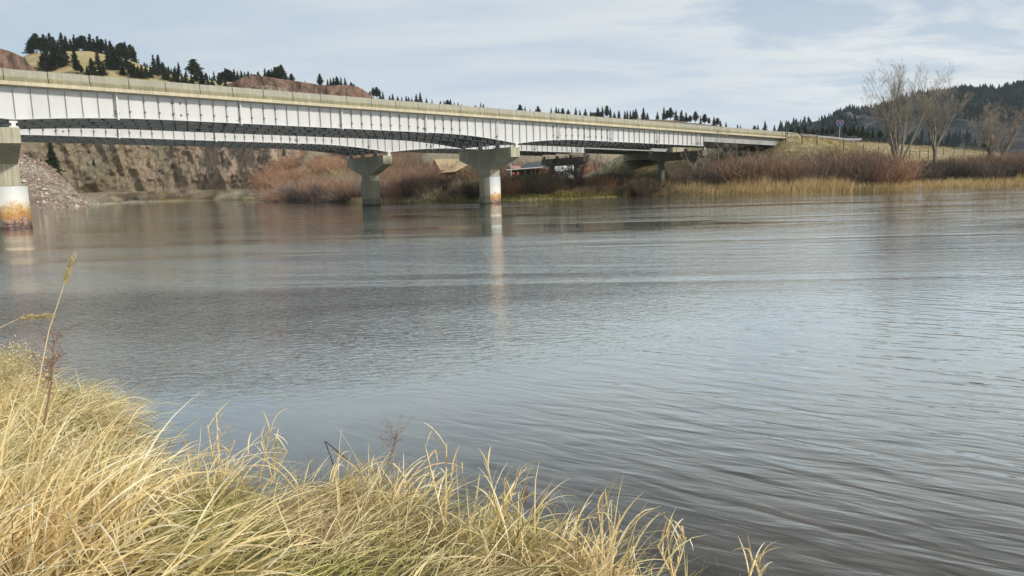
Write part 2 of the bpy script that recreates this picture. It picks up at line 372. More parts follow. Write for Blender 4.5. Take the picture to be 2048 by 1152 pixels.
M['white'] = mat('white_paint', noisy((.72, .72, .70), (.62, .62, .60), 2.), .6)
M['orange'] = mat('orange_paint', noisy((.34, .12, .05), (.28, .10, .05), 3.), .6)
M['glass'] = mat('dark_glass', lambda N, W, P: (.02, .025, .03), .1)
M['galv'] = mat('galvanised_steel', noisy((.42, .43, .43), (.34, .35, .35), 4.), .5)
M['blue'] = mat('sign_blue', lambda N, W, P: (.02, .045, .20), .5)
M['red'] = mat('sign_red', lambda N, W, P: (.16, .03, .06), .5)
M['stone'] = mat('river_stone', noisy((.30, .28, .25), (.46, .44, .41), 1.4, obj=True), .9)
M['scree_rock'] = mat('scree_rock', reedfn((.17, .125, .095), (.31, .25, .19), (.52, .46, .38)), .95)
M['palestone'] = mat('pale_boulder', noisy((.56, .56, .56), (.36, .36, .36), 1.5, obj=True), .9)
# ------------------------------------------------------------------ bridge axes
P2 = Vector((-2.3014, 91.7561)); ANG = .7299
dv = Vector((cos(ANG), sin(ANG))); nv = Vector((sin(ANG), -cos(ANG))); kv = Vector((sin(ANG-.0657), -cos(ANG-.0657)))
dv3 = Vector((dv.x, dv.y, 0)); nv3 = Vector((nv.x, nv.y, 0)); kv3 = Vector((kv.x, kv.y, 0)); UP = Vector((0, 0, 1))
dk3 = Vector((-kv.y, kv.x, 0))
def B(s, t, z): return Vector((P2.x+s*dv.x+t*nv.x, P2.y+s*dv.y+t*nv.y, z))
def zdk(s): return 10.58-.01606*s
SP = 49.08
# ------------------------------------------------------------------ terrain
SH = [(-700, 437), (-300, 426), (0, 420), (67, 416), (162, 411), (250, 406), (425, 400.5), (500, 400), (527, 402), (600, 403.5), (644, 404), (720, 404.8), (767, 403.5), (850, 403), (1000, 402), (1125, 398.5), (1262, 392.5), (1350, 391), (1450, 389), (1575, 386), (1712, 381.5), (1837, 377), (2048, 370.5), (2500, 356), (3000, 341)]
SHW = [onz(*p) for p in SH]; SHU = np.array([p.x/p.y for p in SHW]); SHY = np.array([p.y for p in SHW])
def Ysh(u): return np.interp(u, SHU, SHY)
def uof(px): return ray(px, 380).x
def ground_z(x, y):
    x = np.asarray(x, float); y = np.asarray(y, float); u = x/np.maximum(y, 1); ys = Ysh(u); d = y-ys
    low = np.where(d < 0, np.maximum(d*.12, -2.5), .25*sm(0, 1.2, d)+np.clip(d*.06, 0, 2.2))
    rx, ry = x-P2.x, y-P2.y; s = rx*dv.x+ry*dv.y; t = rx*nv.x+ry*nv.y
    zp = 10.58-.01606*s-1.0
    zp = zp+np.clip(s-115, 0, 400)*(-.004)
    df = s-61; dn = 6.6-t; dfar = t+28
    slope = .42-.24*sm(70, 140, s)
    e = zp+np.minimum(0, df)*.62+np.minimum(0, dn)*slope+np.minimum(0, dfar)*.4
    zz = np.maximum(low, e)
    k = 1.6; zz = zz+np.where(d > 0, k*np.exp(-np.abs(low-e)/k)*.35, 0)
    # shelf below the cliff, scrub slope left of the far pier, talus mound
    sh = sm(uof(560), uof(500), u)*sm(290, 322, y)*2.2
    sl = 15*sm(uof(560), uof(620), u)*sm(uof(860), uof(700), u)*sm(205, 290, y)
    ta = 34*sm(uof(172), uof(-60), u)*sm(0, 55, d)
    zz = zz+sh+sl+16*sm(uof(780), uof(860), u)*sm(230, 360, y)*sm(uof(1350), uof(1200), u)
    return zz+np.where(d > 0, fbm(x*.12, y*.12, 0, 4)*.18*sm(0, 6, d), 0)
gz = lambda x, y: float(ground_z(x, y))
us = np.interp(np.linspace(0, 1, 520), [0, 1], [-1.7, 1.7])
tt = np.concatenate([np.linspace(-14, 0, 6)[:-1], np.linspace(0, 6, 12)[:-1], np.linspace(6, 60, 60)[:-1], np.geomspace(60, 330, 60)])
U, T = np.meshgrid(us, tt, indexing='ij'); Yg = Ysh(U)+T; Xg = U*Yg
me = grid_mesh('ground', np.stack([Xg, Yg, ground_z(Xg, Yg)], -1), [M['ground']])
tag(link_mesh('ground', me), kind='structure')
# river water: one sheet
V = [(-1600, -300, 0), (1600, -300, 0), (1600, 900, 0), (-1600, 900, 0)]
mb = MB(); mb.add(V, [(0, 1, 2, 3)]); tag(mb.build('water', M['water']), kind='structure')
mb = MB(); mb.add([(-9000, -3000, -2.6), (9000, -3000, -2.6), (9000, 9000, -2.6), (-9000, 9000, -2.6)], [(0, 1, 2, 3)]); tag(mb.build('riverbed', M['ground']), kind='structure')
def skyz(px, tab, Y):   # height of a skyline given as (px, py) at distance Y
    y = np.interp(px, [a for a, b in tab], [b for a, b in tab]); v = ray(px, y); return EYE+v.z*Y
def hillsheet(name, tab, Yc, Y0, Y1, mt, z0, nx=260, ny=60, amp=1.5, fr=.03, drop=.25, py=1.4, smooth=True, pxs=None):
    a, b = tab[0][0], tab[-1][0]; P = np.zeros((nx, ny, 3))
    for i, px in enumerate(np.linspace(a, b, nx)):
        zc = skyz(px, tab, Yc); u = ray(px, 300).x
        for j in range(ny):
            q = j/(ny-1)
            if q < .7: k = q/.7; y = Y0+(Yc-Y0)*k; z = z0+(zc-z0)*(1-(1-k)**py)
            else: k = (q-.7)/.3; y = Yc+(Y1-Yc)*k; z = zc-(Y1-Yc)*k*drop
            P[i, j] = (u*y, y, z)
    edge = np.clip(np.linspace(0, 1, ny)*1.43, 0, 1)*1.0
    P[:, :, 2] += fbm(P[:, :, 0]*fr, P[:, :, 1]*fr, 0, 5)*amp*np.minimum(1, np.linspace(0, 6, ny))[None, :]
    me = grid_mesh(name, P, [mt], smooth); o = link_mesh(name, me); tag(o, kind='structure'); return o, P
def surf_fn(P):
    # returns sampler: for ray (px,py) nearest grid vertex below; simple search over columns
    return P
HB = [(-200, 160), (20, 150), (45, 136), (70, 119), (100, 112), (150, 108), (200, 109), (250, 118), (290, 129), (330, 147), (400, 162), (470, 172), (560, 180), (620, 200)]
hb, HBP = hillsheet('grassy_hill', HB, 480, 350, 700, M['hill'], 45, amp=1.8, fr=.04)
RD = [(600, 190), (740, 197), (820, 209), (900, 219), (1000, 228), (1100, 232), (1180, 237), (1260, 241), (1330, 242), (1400, 248), (1440, 252), (1500, 262), (1600, 272), (1720, 285), (1900, 300)]
rd, RDP = hillsheet('scrub_ridge', RD, 560, 380, 800, M['ridge'], 14, amp=1.2, fr=.04, py=1.2)
MT = [(1500, 285), (1560, 270), (1600, 262), (1650, 243), (1676, 227), (1688, 219), (1697, 216), (1704, 220), (1715, 222), (1727, 218), (1740, 221), (1770, 215), (1830, 205), (1855, 199), (1900, 193), (1925, 189), (1945, 193), (1965, 189), (1990, 190), (2010, 184), (2030, 176), (2048, 171), (2150, 155), (2400, 140), (2700, 120)]
mt_, MTP = hillsheet('forested_mountain', MT, 1300, 700, 1900, M['mtn'], 6, nx=420, ny=90, amp=7, fr=.008, py=1.1)
# spurs on the mountain face
me = mt_.data; co_ = np.zeros(len(me.vertices)*3); me.vertices.foreach_get('co', co_); co_ = co_.reshape(-1, 3)
rg = 1-np.abs(vnoise(co_[:, 0]*.011+co_[:, 1]*.004, co_[:, 1]*.003, 3.)); rg2 = 1-np.abs(vnoise(co_[:, 0]*.03, co_[:, 2]*.03, 8.))
face = sm(700, 900, co_[:, 1])*sm(1300, 1150, co_[:, 1]); co_[:, 2] += (rg*26-13+rg2*8)*face; me.vertices.foreach_set('co', co_.ravel()); me.update()
MTP = co_.reshape(420, 90, 3)
TLB = [(-160, 170), (-60, 235), (0, 278), (40, 301), (60, 313), (85, 331), (110, 350), (130, 369), (150, 391), (163, 408), (172, 418)]
hillsheet('scree', TLB, 240, 196, 262, M['talus'], -1.5, 160, 90, 1.3, .16, .6, 1.05)
# cliff sheets
def cliffsheet(name, base, topt, mt, lean=.33, z0=2., nx=520, ny=130, amp=5.):
    a, b = base[0][0], base[-1][0]; P = np.zeros((nx, ny, 3)); pxs = np.linspace(a, b, nx); q = np.linspace(0, 1, ny)
    for i, px in enumerate(pxs):
        Yb = np.interp(px, [c[0] for c in base], [c[1] for c in base]); zt = skyz(px, topt, Yb+25); u = ray(px, 300).x
        z = z0+(zt-z0)*q; P[i, :, 0] = u*Yb; P[i, :, 1] = Yb+(z-z0)*lean; P[i, :, 2] = z
    X, Yc, Z = P[:, :, 0], P[:, :, 1], P[:, :, 2]
    a1 = X*.075+Z*.03; r = 1-np.abs(vnoise(a1, Z*.012, 2.)); r2 = 1-np.abs(vnoise(X*.22+Z*.10, Z*.04, 5.)); r3 = 1-np.abs(vnoise(X*.035-Z*.02, 0*Z, 9.))
    dlt = amp*(1.3*r+.6*r2+1.2*r3-1.5)+fbm(X*.18, Z*.18, 1., 5)*.35*amp+fbm(X*.7, Z*.7, 4., 3)*.16*amp
    fade = np.clip(np.minimum(q*8, 1), 0, 1)[None, :]
    P[:, :, 1] -= dlt*fade; P[:, :, 0] -= dlt*fade*(P[:, :, 0]/P[:, :, 1])
    top = P[:, -1:, :].copy(); back = top.copy(); back[:, :, 1] += 60; back[:, :, 0] *= (1+60/back[:, :, 1]); back[:, :, 2] -= 4
    P = np.concatenate([P, back], 1); me = grid_mesh(name, P, [mt]); o = link_mesh(name, me); tag(o, kind='structure'); return o, P
CB = [(-260, 262), (-60, 290), (60, 318), (180, 326), (300, 330), (400, 326), (430, 318), (520, 308), (548, 306), (566, 322), (600, 352)]
CT = [(-260, 110), (-60, 150), (60, 170), (250, 175), (450, 182), (520, 180), (560, 186), (600, 240)]
cliff, CP = cliffsheet('cliff', CB, CT, M['cliff'])
RB = [(-200, 300), (0, 330), (62, 350)]
RT = [(-200, 80), (-60, 98), (0, 112), (14, 117), (30, 124), (42, 135), (62, 152)]
_, RP1 = cliffsheet('red_rock_shoulder', RB, RT, M['redrock'], .5, 40., 120, 60, 2.5)
RB = [(440, 352), (480, 345), (640, 345), (720, 350), (765, 356)]
RT = [(440, 176), (458, 170), (478, 160), (500, 156), (525, 160), (560, 165), (600, 172), (630, 176), (655, 179), (690, 178), (712, 181), (728, 190), (745, 203), (765, 225)]
_, RP2 = cliffsheet('red_rock_outcrop', RB, RT, M['redrock'], .35, 10., 260, 70, 2.2)
# ------------------------------------------------------------------ near bank
BK = [(-1200, 715), (-500, 760), (-200, 785), (60, 812), (200, 838), (252, 880), (270, 930), (290, 985), (420, 1025), (520, 1062), (640, 1028), (760, 1018), (840, 1050), (885, 1098), (990, 1130), (1090, 1165), (1180, 1205), (1290, 1260), (1600, 1420)]
BKW = [onz(*p) for p in BK]; poly = np.array([[p.x, p.y] for p in BKW]+[[2.2, .8], [3.0, -1], [6, -8], [-40, -8], [-40, BKW[0].y]])
def bank_sd(x, y):   # signed distance inside the bank (+ inside)
    x = np.asarray(x, float); y = np.asarray(y, float); D = np.full(x.shape, 1e9); ins = np.zeros(x.shape, bool); n = len(poly)
    for i in range(n):
        a = poly[i]; b = poly[(i+1) % n]; e = b-a; t_ = np.clip(((x-a[0])*e[0]+(y-a[1])*e[1])/(e@e), 0, 1)
        D = np.minimum(D, np.hypot(x-a[0]-t_*e[0], y-a[1]-t_*e[1]))
        c = ((a[1] > y) != (b[1] > y)) & (x < (b[0]-a[0])*(y-a[1])/(b[1]-a[1]+1e-12)+a[0]); ins ^= c
    return np.where(ins, D, -D)
def bank_z(x, y):
    s = bank_sd(x, y); return np.where(s < 0, s*.5, .13*sm(0, .12, s)+.34*sm(0, 1.6, s))+fbm(np.asarray(x)*1.7, np.asarray(y)*1.7, 0, 4)*.035*sm(-.2, .5, s)
gx_ = np.linspace(-16, 4.5, 260); gy_ = np.linspace(-4, 13, 220); GX, GY = np.meshgrid(gx_, gy_, indexing='ij')
me = grid_mesh('riverbank', np.stack([GX, GY, bank_z(GX, GY)], -1), [M['mud']]); tag(link_mesh('riverbank', me), kind='structure')
# ------------------------------------------------------------------ bridges
def depth(s, piers):
    d = 1.82
    for p, h in piers: d = max(d, 1.82+h*max(0, 1-abs(s-p)/11)**2)
    return d
def make_bridge(name, label, s2, tcen, smin, sjoint, send, drains, tabs, dz=0.):
    org = B(s2, tcen, 0); rt = root(name, tuple(org), label, 'bridge', None)
    piers = [(s2-SP, .52), (s2, .76)]
    Z = lambda s: zdk(s)+dz
    def ext(mb, prof, a, b, n=None, mi=0):   # extrude a (t,dz) profile from s=a to s=b
        n = n or max(1, int((b-a)/6)); ss = np.linspace(a, b, n+1); V = []; k = len(prof)
        for s in ss: V += [B(s, tcen+t, Z(s)+z) for t, z in prof]
        Fc = [(i*k+j, i*k+(j+1) % k, (i+1)*k+(j+1) % k, (i+1)*k+j) for i in range(n) for j in range(k)]
        Fc += [tuple(range(k))[::-1], tuple(n*k+j for j in range(k))]; mb.add(V, Fc, mi)
    W = 5.75; mb = MB()
    ext(mb, [(-W, -.835), (W, -.835), (W, -1.09), (W-.7, -1.12), (-W+.7, -1.12), (-W, -1.09)], smin, send)
    ext(mb, [(-W+.5, -.83), (W-.5, -.83), (W-.5, -.822), (-W+.5, -.822)], smin, send, mi=1)
    mb.build('deck_slab', [M['conc_edge'], M['asph']], rt)
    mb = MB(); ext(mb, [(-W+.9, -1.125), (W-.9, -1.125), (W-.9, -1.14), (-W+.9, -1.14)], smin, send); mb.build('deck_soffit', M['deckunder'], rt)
    u = 2.724; s0 = s2-SP-.37
    for sg in (1, -1):
        mb = MB(); k = int((smin-s0)/u)-1; s = s0+k*u; cuts = []
        while s < send: cuts.append(s); s += u
        cuts = [c for c in cuts if c > smin]; cuts = [smin]+cuts+[send]; wj = .05
        up = [(W-.30, 0), (W-.10, 0), (W-.07, -.50), (W-.42, -.50)]
        lo = [(W-.42, -.502), (W-.07, -.502), (W-.015, -.60), (W-.015, -.832), (W-.46, -.832)]
        core = [(W-.28, -.02), (W-.16, -.02), (W-.16, -.82), (W-.28, -.82)]
        pf = lambda p: [(sg*t, z) for t, z in p]
        for a, b in zip(cuts[:-1], cuts[1:]):
            if b-a < .3: continue
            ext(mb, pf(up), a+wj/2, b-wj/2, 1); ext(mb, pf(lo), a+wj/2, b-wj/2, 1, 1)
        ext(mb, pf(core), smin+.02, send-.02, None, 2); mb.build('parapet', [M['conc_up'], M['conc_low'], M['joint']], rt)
    sts = []; s = s2-SP+1.1*math.floor((smin-(s2-SP))/1.1)+.2
    while s < sjoint-.6:
        if s > smin+.1: sts.append(s)
        s += 1.1
    for gi, t in enumerate((4.85, 1.62, -1.62, -4.85)):
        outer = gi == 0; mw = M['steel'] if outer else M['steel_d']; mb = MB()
        ss = np.arange(smin, sjoint-.2, .8).tolist()+[sjoint-.2]
        for a, b in zip(ss[:-1], ss[1:]):
            da, db = depth(a, piers), depth(b, piers); za, zb = Z(a)-1.142, Z(b)-1.142
            for (t0, t1, ta, tb_, ba, bb, mi) in ((-.012, .012, za-.03, zb-.03, za-da+1.0-1.0+.04, zb-db+.04, 0), (-.2, .2, za, zb, za-.03, zb-.03, 0), (-.24, .24, za-da+.04, zb-db+.04, za-da, zb-db, 1)):
                V = [B(a, tcen+t+t0, ta), B(a, tcen+t+t1, ta), B(a, tcen+t+t1, ba), B(a, tcen+t+t0, ba), B(b, tcen+t+t0, tb_), B(b, tcen+t+t1, tb_), B(b, tcen+t+t1, bb), B(b, tcen+t+t0, bb)]
                Fc = [(0, 1, 5, 4), (1, 2, 6, 5), (2, 3, 7, 6), (3, 0, 4, 7)]
                if a == ss[0]: Fc.append((0, 3, 2, 1))
                if b == ss[-1]: Fc.append((4, 5, 6, 7))
                if mi: mb.add(V, [Fc[0], Fc[1], Fc[3]]+Fc[4:], 0); mb.add(V, [Fc[2]], 1)
                else: mb.add(V, Fc, 0)
        if not outer:
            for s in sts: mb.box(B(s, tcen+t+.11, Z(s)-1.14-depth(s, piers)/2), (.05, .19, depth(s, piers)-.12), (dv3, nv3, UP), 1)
        g = mb.build('girder', [mw, M['steel_d'] if outer else M['steel_k']], rt)  # darker second steel puts the underside shade into the flange colour
        # shallower end span
        mb = MB(); ext(mb, [(t-.012, -1.17), (t+.012, -1.17), (t+.012, -2.24), (t-.012, -2.24)], sjoint, send-.3)
        ext(mb, [(t-.18, -1.142), (t+.18, -1.142), (t+.18, -1.168), (t-.18, -1.168)], sjoint, send-.3); ext(mb, [(t-.2, -2.242), (t+.2, -2.242), (t+.2, -2.275), (t-.2, -2.275)], sjoint, send-.3)
        mb.build('end_span_girder', M['steel_g'] if outer else M['steel_d'], rt)
        if outer:
            near = sorted(sts, key=lambda s: abs(s-s2))[:96]
            for s in near:
                d = depth(s, piers); mb = MB(); zt = Z(s)-1.18
                mb.box(B(s, tcen+t+.105, zt-(d-.1)/2), (.016, .12, d-.1), (dv3, nv3, UP))
                k = [q for q in tabs if q[0] <= s-s2 <= q[1]]
                if k:
                    for zz in (.40, d-.58):
                        if zz == .40 and k[0][2]: continue
                        mb.box(B(s+.03, tcen+t+.12, zt-zz), (.11, .15, .12), (dv3, nv3, UP), 1)
                st = mb.build('stiffener', [M['steel_shade'], M['tab']], g, rt['_o'])
            # field splice plates with dark bolt groups
            for sp in (s2-SP+11.2+.3, s2-13.3, s2+12.):
                mb = MB(); zt = Z(sp)-1.2; d = depth(sp, piers)
                mb.box(B(sp, tcen+t+.03, zt-d/2+.04), (.34, .03, d-.25), (dv3, nv3, UP))
                for zz in (.36, d-.5):
                    for q in (-.33, .33): mb.box(B(sp+q, tcen+t+.035, zt-zz), (.14, .05, .16), (dv3, nv3, UP), 1)
                mb.build('splice_plate', [M['steel'], M['tab']], g, rt['_o'])
    # cross frames between the girders
    for s in drains:
        s = s+s2; mb = MB(); d = depth(s, piers); z0 = Z(s)-1.3; z1 = Z(s)-1.14-d+.2
        for a, b in ((4.85, 1.62), (1.62, -1.62), (-1.62, -4.85)):
            for (p, q) in ((B(s, tcen+a, z1), B(s, tcen+b, z1)), (B(s, tcen+a, z0), B(s, tcen+b, z0)), (B(s, tcen+a, z1), B(s, tcen+(a+b)/2, z0)), (B(s, tcen+b, z1), B(s, tcen+(a+b)/2, z0))): mb.bar(p, q, .10)
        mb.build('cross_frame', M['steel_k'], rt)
        mb = MB(); t = tcen+4.85+.27; a = B(s+.3, t, Z(s)-1.05); b = B(s+.3, t, Z(s)-1.14-d-.12); mb.tube([a, b], .075, 8)
        mb.box(B(s+.3, t-.1, b.z+.5), (.30, .2, .07), (dv3, nv3, UP), 1); mb.build('drain_pipe', [M['white'], M['tab']], rt)
    return rt
TB = [(-SP+8.3, -SP+21., False), (-SP+6.3, -SP+8.3, True), (-21.5, -7.5, False), (5.5, 16.5, False)]
DR = [-42.4, -32.6, -22.8, -13, -3.2, 6.6, 16.4, 26.2, 36.]
b1 = make_bridge('highway_bridge', 'nearer of two parallel highway bridges, white steel girders under a pale concrete parapet', 0, 0, -66, 38, 61.2, DR, TB)
B2S, B2T = -4.6, -19.7
b2 = make_bridge('highway_bridge', 'farther parallel highway bridge, its white girders glimpsed beneath the nearer bridge', B2S, B2T, -86, B2S+38, 56.4, [-52.2, -62.]+DR, TB, -.05)
def cyl_patch(mb, c, r, a0, a1, z0, z1, n=16, m=6, mi=0):
    V = []; 
    for j in range(m+1):
        for i in range(n+1):
            a = a0+(a1-a0)*i/n; V.append((c.x+r*sin(a), c.y-r*cos(a), z0+(z1-z0)*j/m))
    mb.add(V, [(j*(n+1)+i, j*(n+1)+i+1, (j+1)*(n+1)+i+1, (j+1)*(n+1)+i) for j in range(m) for i in range(n)], mi)
def river_pier(label, c, ztop, sheet, s, tcen):
    c = Vector((c.x, c.y, 0)); rt = root('bridge_pier', tuple(c), label, 'bridge pier'); HC = 3.27
    K = lambda a, b, z: c+kv3*a+dk3*b+UP*z
    # hammerhead cap
    mb = MB(); hw = .66; zt = ztop; pr = [(-5.36, zt), (5.14, zt), (5.14, zt-1.12), (1.1, zt-2.45), (-1.1, zt-2.45), (-5.36, zt-1.12)]
    mb.prism([K(a, -hw, z) for a, z in pr], dk3*(2*hw)); mb.build('cap', M['conc_cap'], rt)
    mb = MB(); mb.box(K(0, 0, (HC+zt-1.2)/2), (2.2, 1.42, zt-1.2-HC), (kv3, dk3, UP)); mb.build('column', M['conc_cap'], rt)
    mb = MB(); mb.tube([c+UP*-2.4, c+UP*0, c+UP*1.2, c+UP*2.4, c+UP*(HC)], 1.27, 40); mb.build('waterline_collar', M['collar'], rt, smooth=False)
    if sheet:
        mb = MB(); a0, a1 = radians(2), radians(100); cyl_patch(mb, c, 1.30, a0, a1, -.6, HC-.07, 20)
        for a in (a0, a1): mb.box(Vector((c.x+1.29*sin(a), c.y-1.29*cos(a), 1.3)), (.05, .05, 3.8))
        mb.tube([Vector((c.x+1.29*sin(a), c.y-1.29*cos(a), HC-.07)) for a in np.linspace(a0, a1, 14)], .025, 5)
        mb.build('nose_plate', M['sheet_rusty'] if s < -10 else M['sheet'], rt)
    for i, t in enumerate((4.85, 1.62, -1.62, -4.85)):
        mb = MB(); b = B(s, tcen+t, 0); zb = zdk(s)-1.142-(1.82+.76)-(0 if tcen == 0 else .05)
        o2 = Vector((b.x, b.y, 0)); h = max(.2, zb-ztop+.17)
        q = (b.xy-c.xy)@kv if False else 0
        for (wd, z0, z1) in ((.55, ztop, ztop+h*.22), (.26, ztop+h*.22, ztop+h*.7), (.50, ztop+h*.7, ztop+h)):
            mb.box(o2+UP*((z0+z1)/2), (wd, .45, z1-z0), (dv3, nv3, UP))
        mb.build('bearing', M['white'] if i == 0 else M['steel_d'], rt)
c1_ = B(-SP, 0, 0); river_pier('hammerhead pier at the left edge with the large rust-stained metal nose plate', c1_, 7.35, True, -SP, 0)
river_pier('middle concrete hammerhead pier of the nearer bridge with a silver and orange nose plate', B(0, 0, 0), 6.48, True, 0, 0)
river_pier('plain concrete hammerhead pier without metal plate, carrying the farther bridge', B(B2S, B2T, 0), 6.49, False, B2S, B2T)
river_pier('concrete pier of the farther bridge standing upstream of the rust-stained pier', B(B2S-SP, B2T, 0), 7.25, True, B2S-SP, B2T)
def bent(label, s, tcen):
    c = B(s, tcen, 0); rt = root('bridge_bent', tuple(c), label, 'bridge pier'); K = lambda a, b, z: c+kv3*a+dk3*b+UP*z; zt = 6.42
    mb = MB(); pr = [(-5.3, zt), (5.3, zt), (5.3, zt-.85), (3.6, zt-1.25), (-3.6, zt-1.25), (-5.3, zt-.85)]
    mb.prism([K(a, -.5, z) for a, z in pr], dk3*1.0); mb.build('cap', M['conc_shade'], rt)
    for a in (-3.1, 3.1): mb = MB(); mb.tube([K(a, 0, -.5), K(a, 0, zt-1.2)], .5, 16); mb.build('column', M['conc_shade'], rt)
    for i, t in enumerate((4.85, 1.62, -1.62, -4.85)):
        mb = MB(); mb.box(B(s, tcen+t, zt+.22), (.4, .4, .43), (dv3, nv3, UP)); mb.build('bearing', M['steel_g'] if i == 0 else M['steel_d'], rt)
bent('two-column concrete bent in the bank scrub, under the nearer bridge where its girders get shallower', 38, 0)
bent('two-column concrete bent behind the bare riverside tree, under the farther bridge', B2S+38, B2T)
def abut(label, s, tcen, dz):
    c = B(s, tcen, 0); rt = root('bridge_abutment', tuple(c), label, 'abutment')
    mb = MB(); mb.box(B(s+.35, tcen, 7.3), (1.1, 11.6, 2.2), (dv3, nv3, UP)); mb.build('seat_wall', M['conc_cap'], rt)
    z = zdk(s)+dz; mb = MB()
    for sg in (1, -1):
        mb = MB(); mb.prism([B(s+.95, tcen+sg*5.6, z-.84), B(s+5.6, tcen+sg*5.6, z-.92), B(s+5.6, tcen+sg*5.6, z-1.6), B(s+.95, tcen+sg*5.6, z-3.4)], nv3*.25*sg); mb.build('wing_wall', M['conc_cap'], rt)
    for sg in (1, -1):
        mb = MB(); mb.prism([B(s+.3, tcen+sg*5.5, z), B(s+3.3, tcen+sg*5.5, z-.05), B(s+5.2, tcen+sg*5.5, z-.75), B(s+5.2, tcen+sg*5.5, z-.9), B(s+.3, tcen+sg*5.5, z-.84)], nv3*(.2*sg)); mb.build('end_parapet', M['conc_up'], rt)
abut('concrete abutment and wing wall where the nearer bridge meets the grassy embankment', 61.1, 0, 0)
abut('concrete abutment of the farther bridge in the shade at the back of the embankment', 56.3, B2T, -.05)
# road on the embankment
mb = MB()
for tc_, a in ((0, 61.7), (B2T, 57)):
    for s in np.arange(a, 400, 12):
        V = [B(s, tc_-5.4, gz(*B(s, tc_, 0).xy)+.08), B(s, tc_+5.4, gz(*B(s, tc_, 0).xy)+.08), B(s+12, tc_+5.4, gz(*B(s+12, tc_, 0).xy)+.08), B(s+12, tc_-5.4, gz(*B(s+12, tc_, 0).xy)+.08)]; mb.add(V, [(0, 1, 2, 3)])
tag(mb.build('road', M['asph']), kind='structure')
# guardrail
def G(p): return Vector((p[0], p[1], gz(p[0], p[1])))
rt = root('guardrail', tuple(G(B(66, 5.6, 0))), 'short steel guardrail with blocky posts beyond the end of the bridge parapet', 'guardrail')
mb = MB(); pts = [G(B(s, 5.6, 0))+UP*.62 for s in np.arange(66, 92, 2)]; mb.tube([p+UP*.10 for p in pts], .08, 6); mb.tube([p-UP*.08 for p in pts], .08, 6); mb.build('rail', M['galv'], rt)
for s in np.arange(66, 92, 2.): mb = MB(); p = G(B(s, 5.45, 0)); mb.box(p+UP*.35, (.16, .2, .95)); mb.build('post', M['wood'], rt)
# ------------------------------------------------------------------ fences
def fence(label, posts, Y, rails=(), wires=(), rad=.085, cat='fence'):
    P = []
    for q in posts:
        px, py, fy_ = q; h_ = hit(px, fy_, gz, 106, 260); Y = h_.y if h_ else 121; p = at(px, py, Y); P.append((p, gz(p.x, p.y)))
    rt = root('fence', (P[0][0].x, P[0][0].y, P[0][1]), label, cat)
    for p, g in P: mb = MB(); mb.tube([Vector((p.x, p.y, min(g, p.z-1)-.4)), p], [rad, rad*.9], 7); mb.build('post', M['wood'], rt)
    for i, j, a, b in rails: mb = MB(); mb.tube([P[i][0]-UP*a, P[j][0]-UP*b], rad*.62, 6); mb.build('rail', M['wood'], rt)
    for d in wires:
        mb = MB(); mb.tube([p-UP*d for p, g in P], .012, 4); mb.build('wire', M['galv'], rt)
fence('tall three-post wooden brace with a sloping top rail on the embankment by the bridge end', [(1572, 257.5, 289), (1604.5, 262, 290), (1634.5, 267, 291)], 120, ((0, 1, .8, .35), (1, 2, .4, .5)))
fence('weathered post and wire fence running down the grass slope, left part behind the red willows', [(1687.5, 277.5, 304), (1727, 287, 307), (1757, 293, 315)], 121, (), (.2, .6, 1.0))
fence('dark wooden H-brace with one rail beside the trunk of the big bare cottonwood', [(1783, 299, 318), (1820, 297.5, 318), (1840, 297.5, 319), (1857, 298, 319)], 121, ((0, 1, .5, .5), (1, 2, .5, .5), (2, 3, .5, .5)))
fence('wire fence of evenly spaced thin posts across the pale field between the cottonwoods', [(1872, 296, 315), (1887, 295, 313), (1909, 294, 312), (1929, 292, 311), (1949, 291.5, 311), (1968, 295, 311), (2003, 297, 312), (2040, 299, 313), (2080, 300, 314)], 124, (), (.15, .5, .9), .065)
# interstate shield sign
sp = at(1680, 240, 150); rt = root('road_sign', (sp.x, sp.y, gz(sp.x, sp.y)), 'blue shield-shaped route sign on a thin pale post above the grassy crest', 'road sign')
fx = Vector((.93, -.36, 0)).normalized(); fy = Vector((-fx.y, fx.x, 0))
def shield(k, h):
    pts = []
    for x, z in [(-.42, .92), (-.25, 1.0), (0, .94), (.25, 1.0), (.42, .92), (.50, .66), (.48, .38), (.34, .16), (0, 0), (-.34, .16), (-.48, .38), (-.50, .66)]: pts.append((x*k, (z-.5)*k*1.02))
    return pts
c_ = sp-UP*.62
mb = MB(); mb.prism([c_+fx*x+UP*z for x, z in shield(1.26, 1)], fy*.02); mb.build('border', M['white'], rt)
mb = MB(); mb.prism([c_+fx*x+UP*z-fy*.006 for x, z in shield(1.14, 1) if z < .22]+[c_+fx*x+UP*z-fy*.006 for x, z in ((-.575, .22), (.575, .22))][::-1] if False else [c_+fx*x+UP*min(z, .2)-fy*.006 for x, z in shield(1.14, 1)], fy*.004); mb.build('blue_field', M['blue'], rt)
mb = MB(); mb.prism([c_+fx*x+UP*max(z, .26)-fy*.006 for x, z in shield(1.14, 1) if z > .15], fy*.004); mb.build('red_crown', M['red'], rt)
cu_ = bpy.data.curves.new('route_number', 'FONT'); cu_.body = '15'; cu_.size = .62; cu_.align_x = 'CENTER'; cu_.align_y = 'CENTER'; cu_.extrude = .006
to = bpy.data.objects.new('route_number', cu_); COL.objects.link(to); to.data.materials.append(M['white']); to.parent = rt
mm = Matrix.Identity(4)
for i in range(3): mm[i][0] = fx[i]; mm[i][1] = UP[i]; mm[i][2] = -fy[i]
bpy.context.view_layer.update(); tme = bpy.data.meshes.new_from_object(to); bpy.data.objects.remove(to); to = link_mesh('route_number', tme, rt)
to.matrix_local = Matrix.Translation(c_-fy*.014-UP*.10-Vector(rt['_o'][:3]))@mm
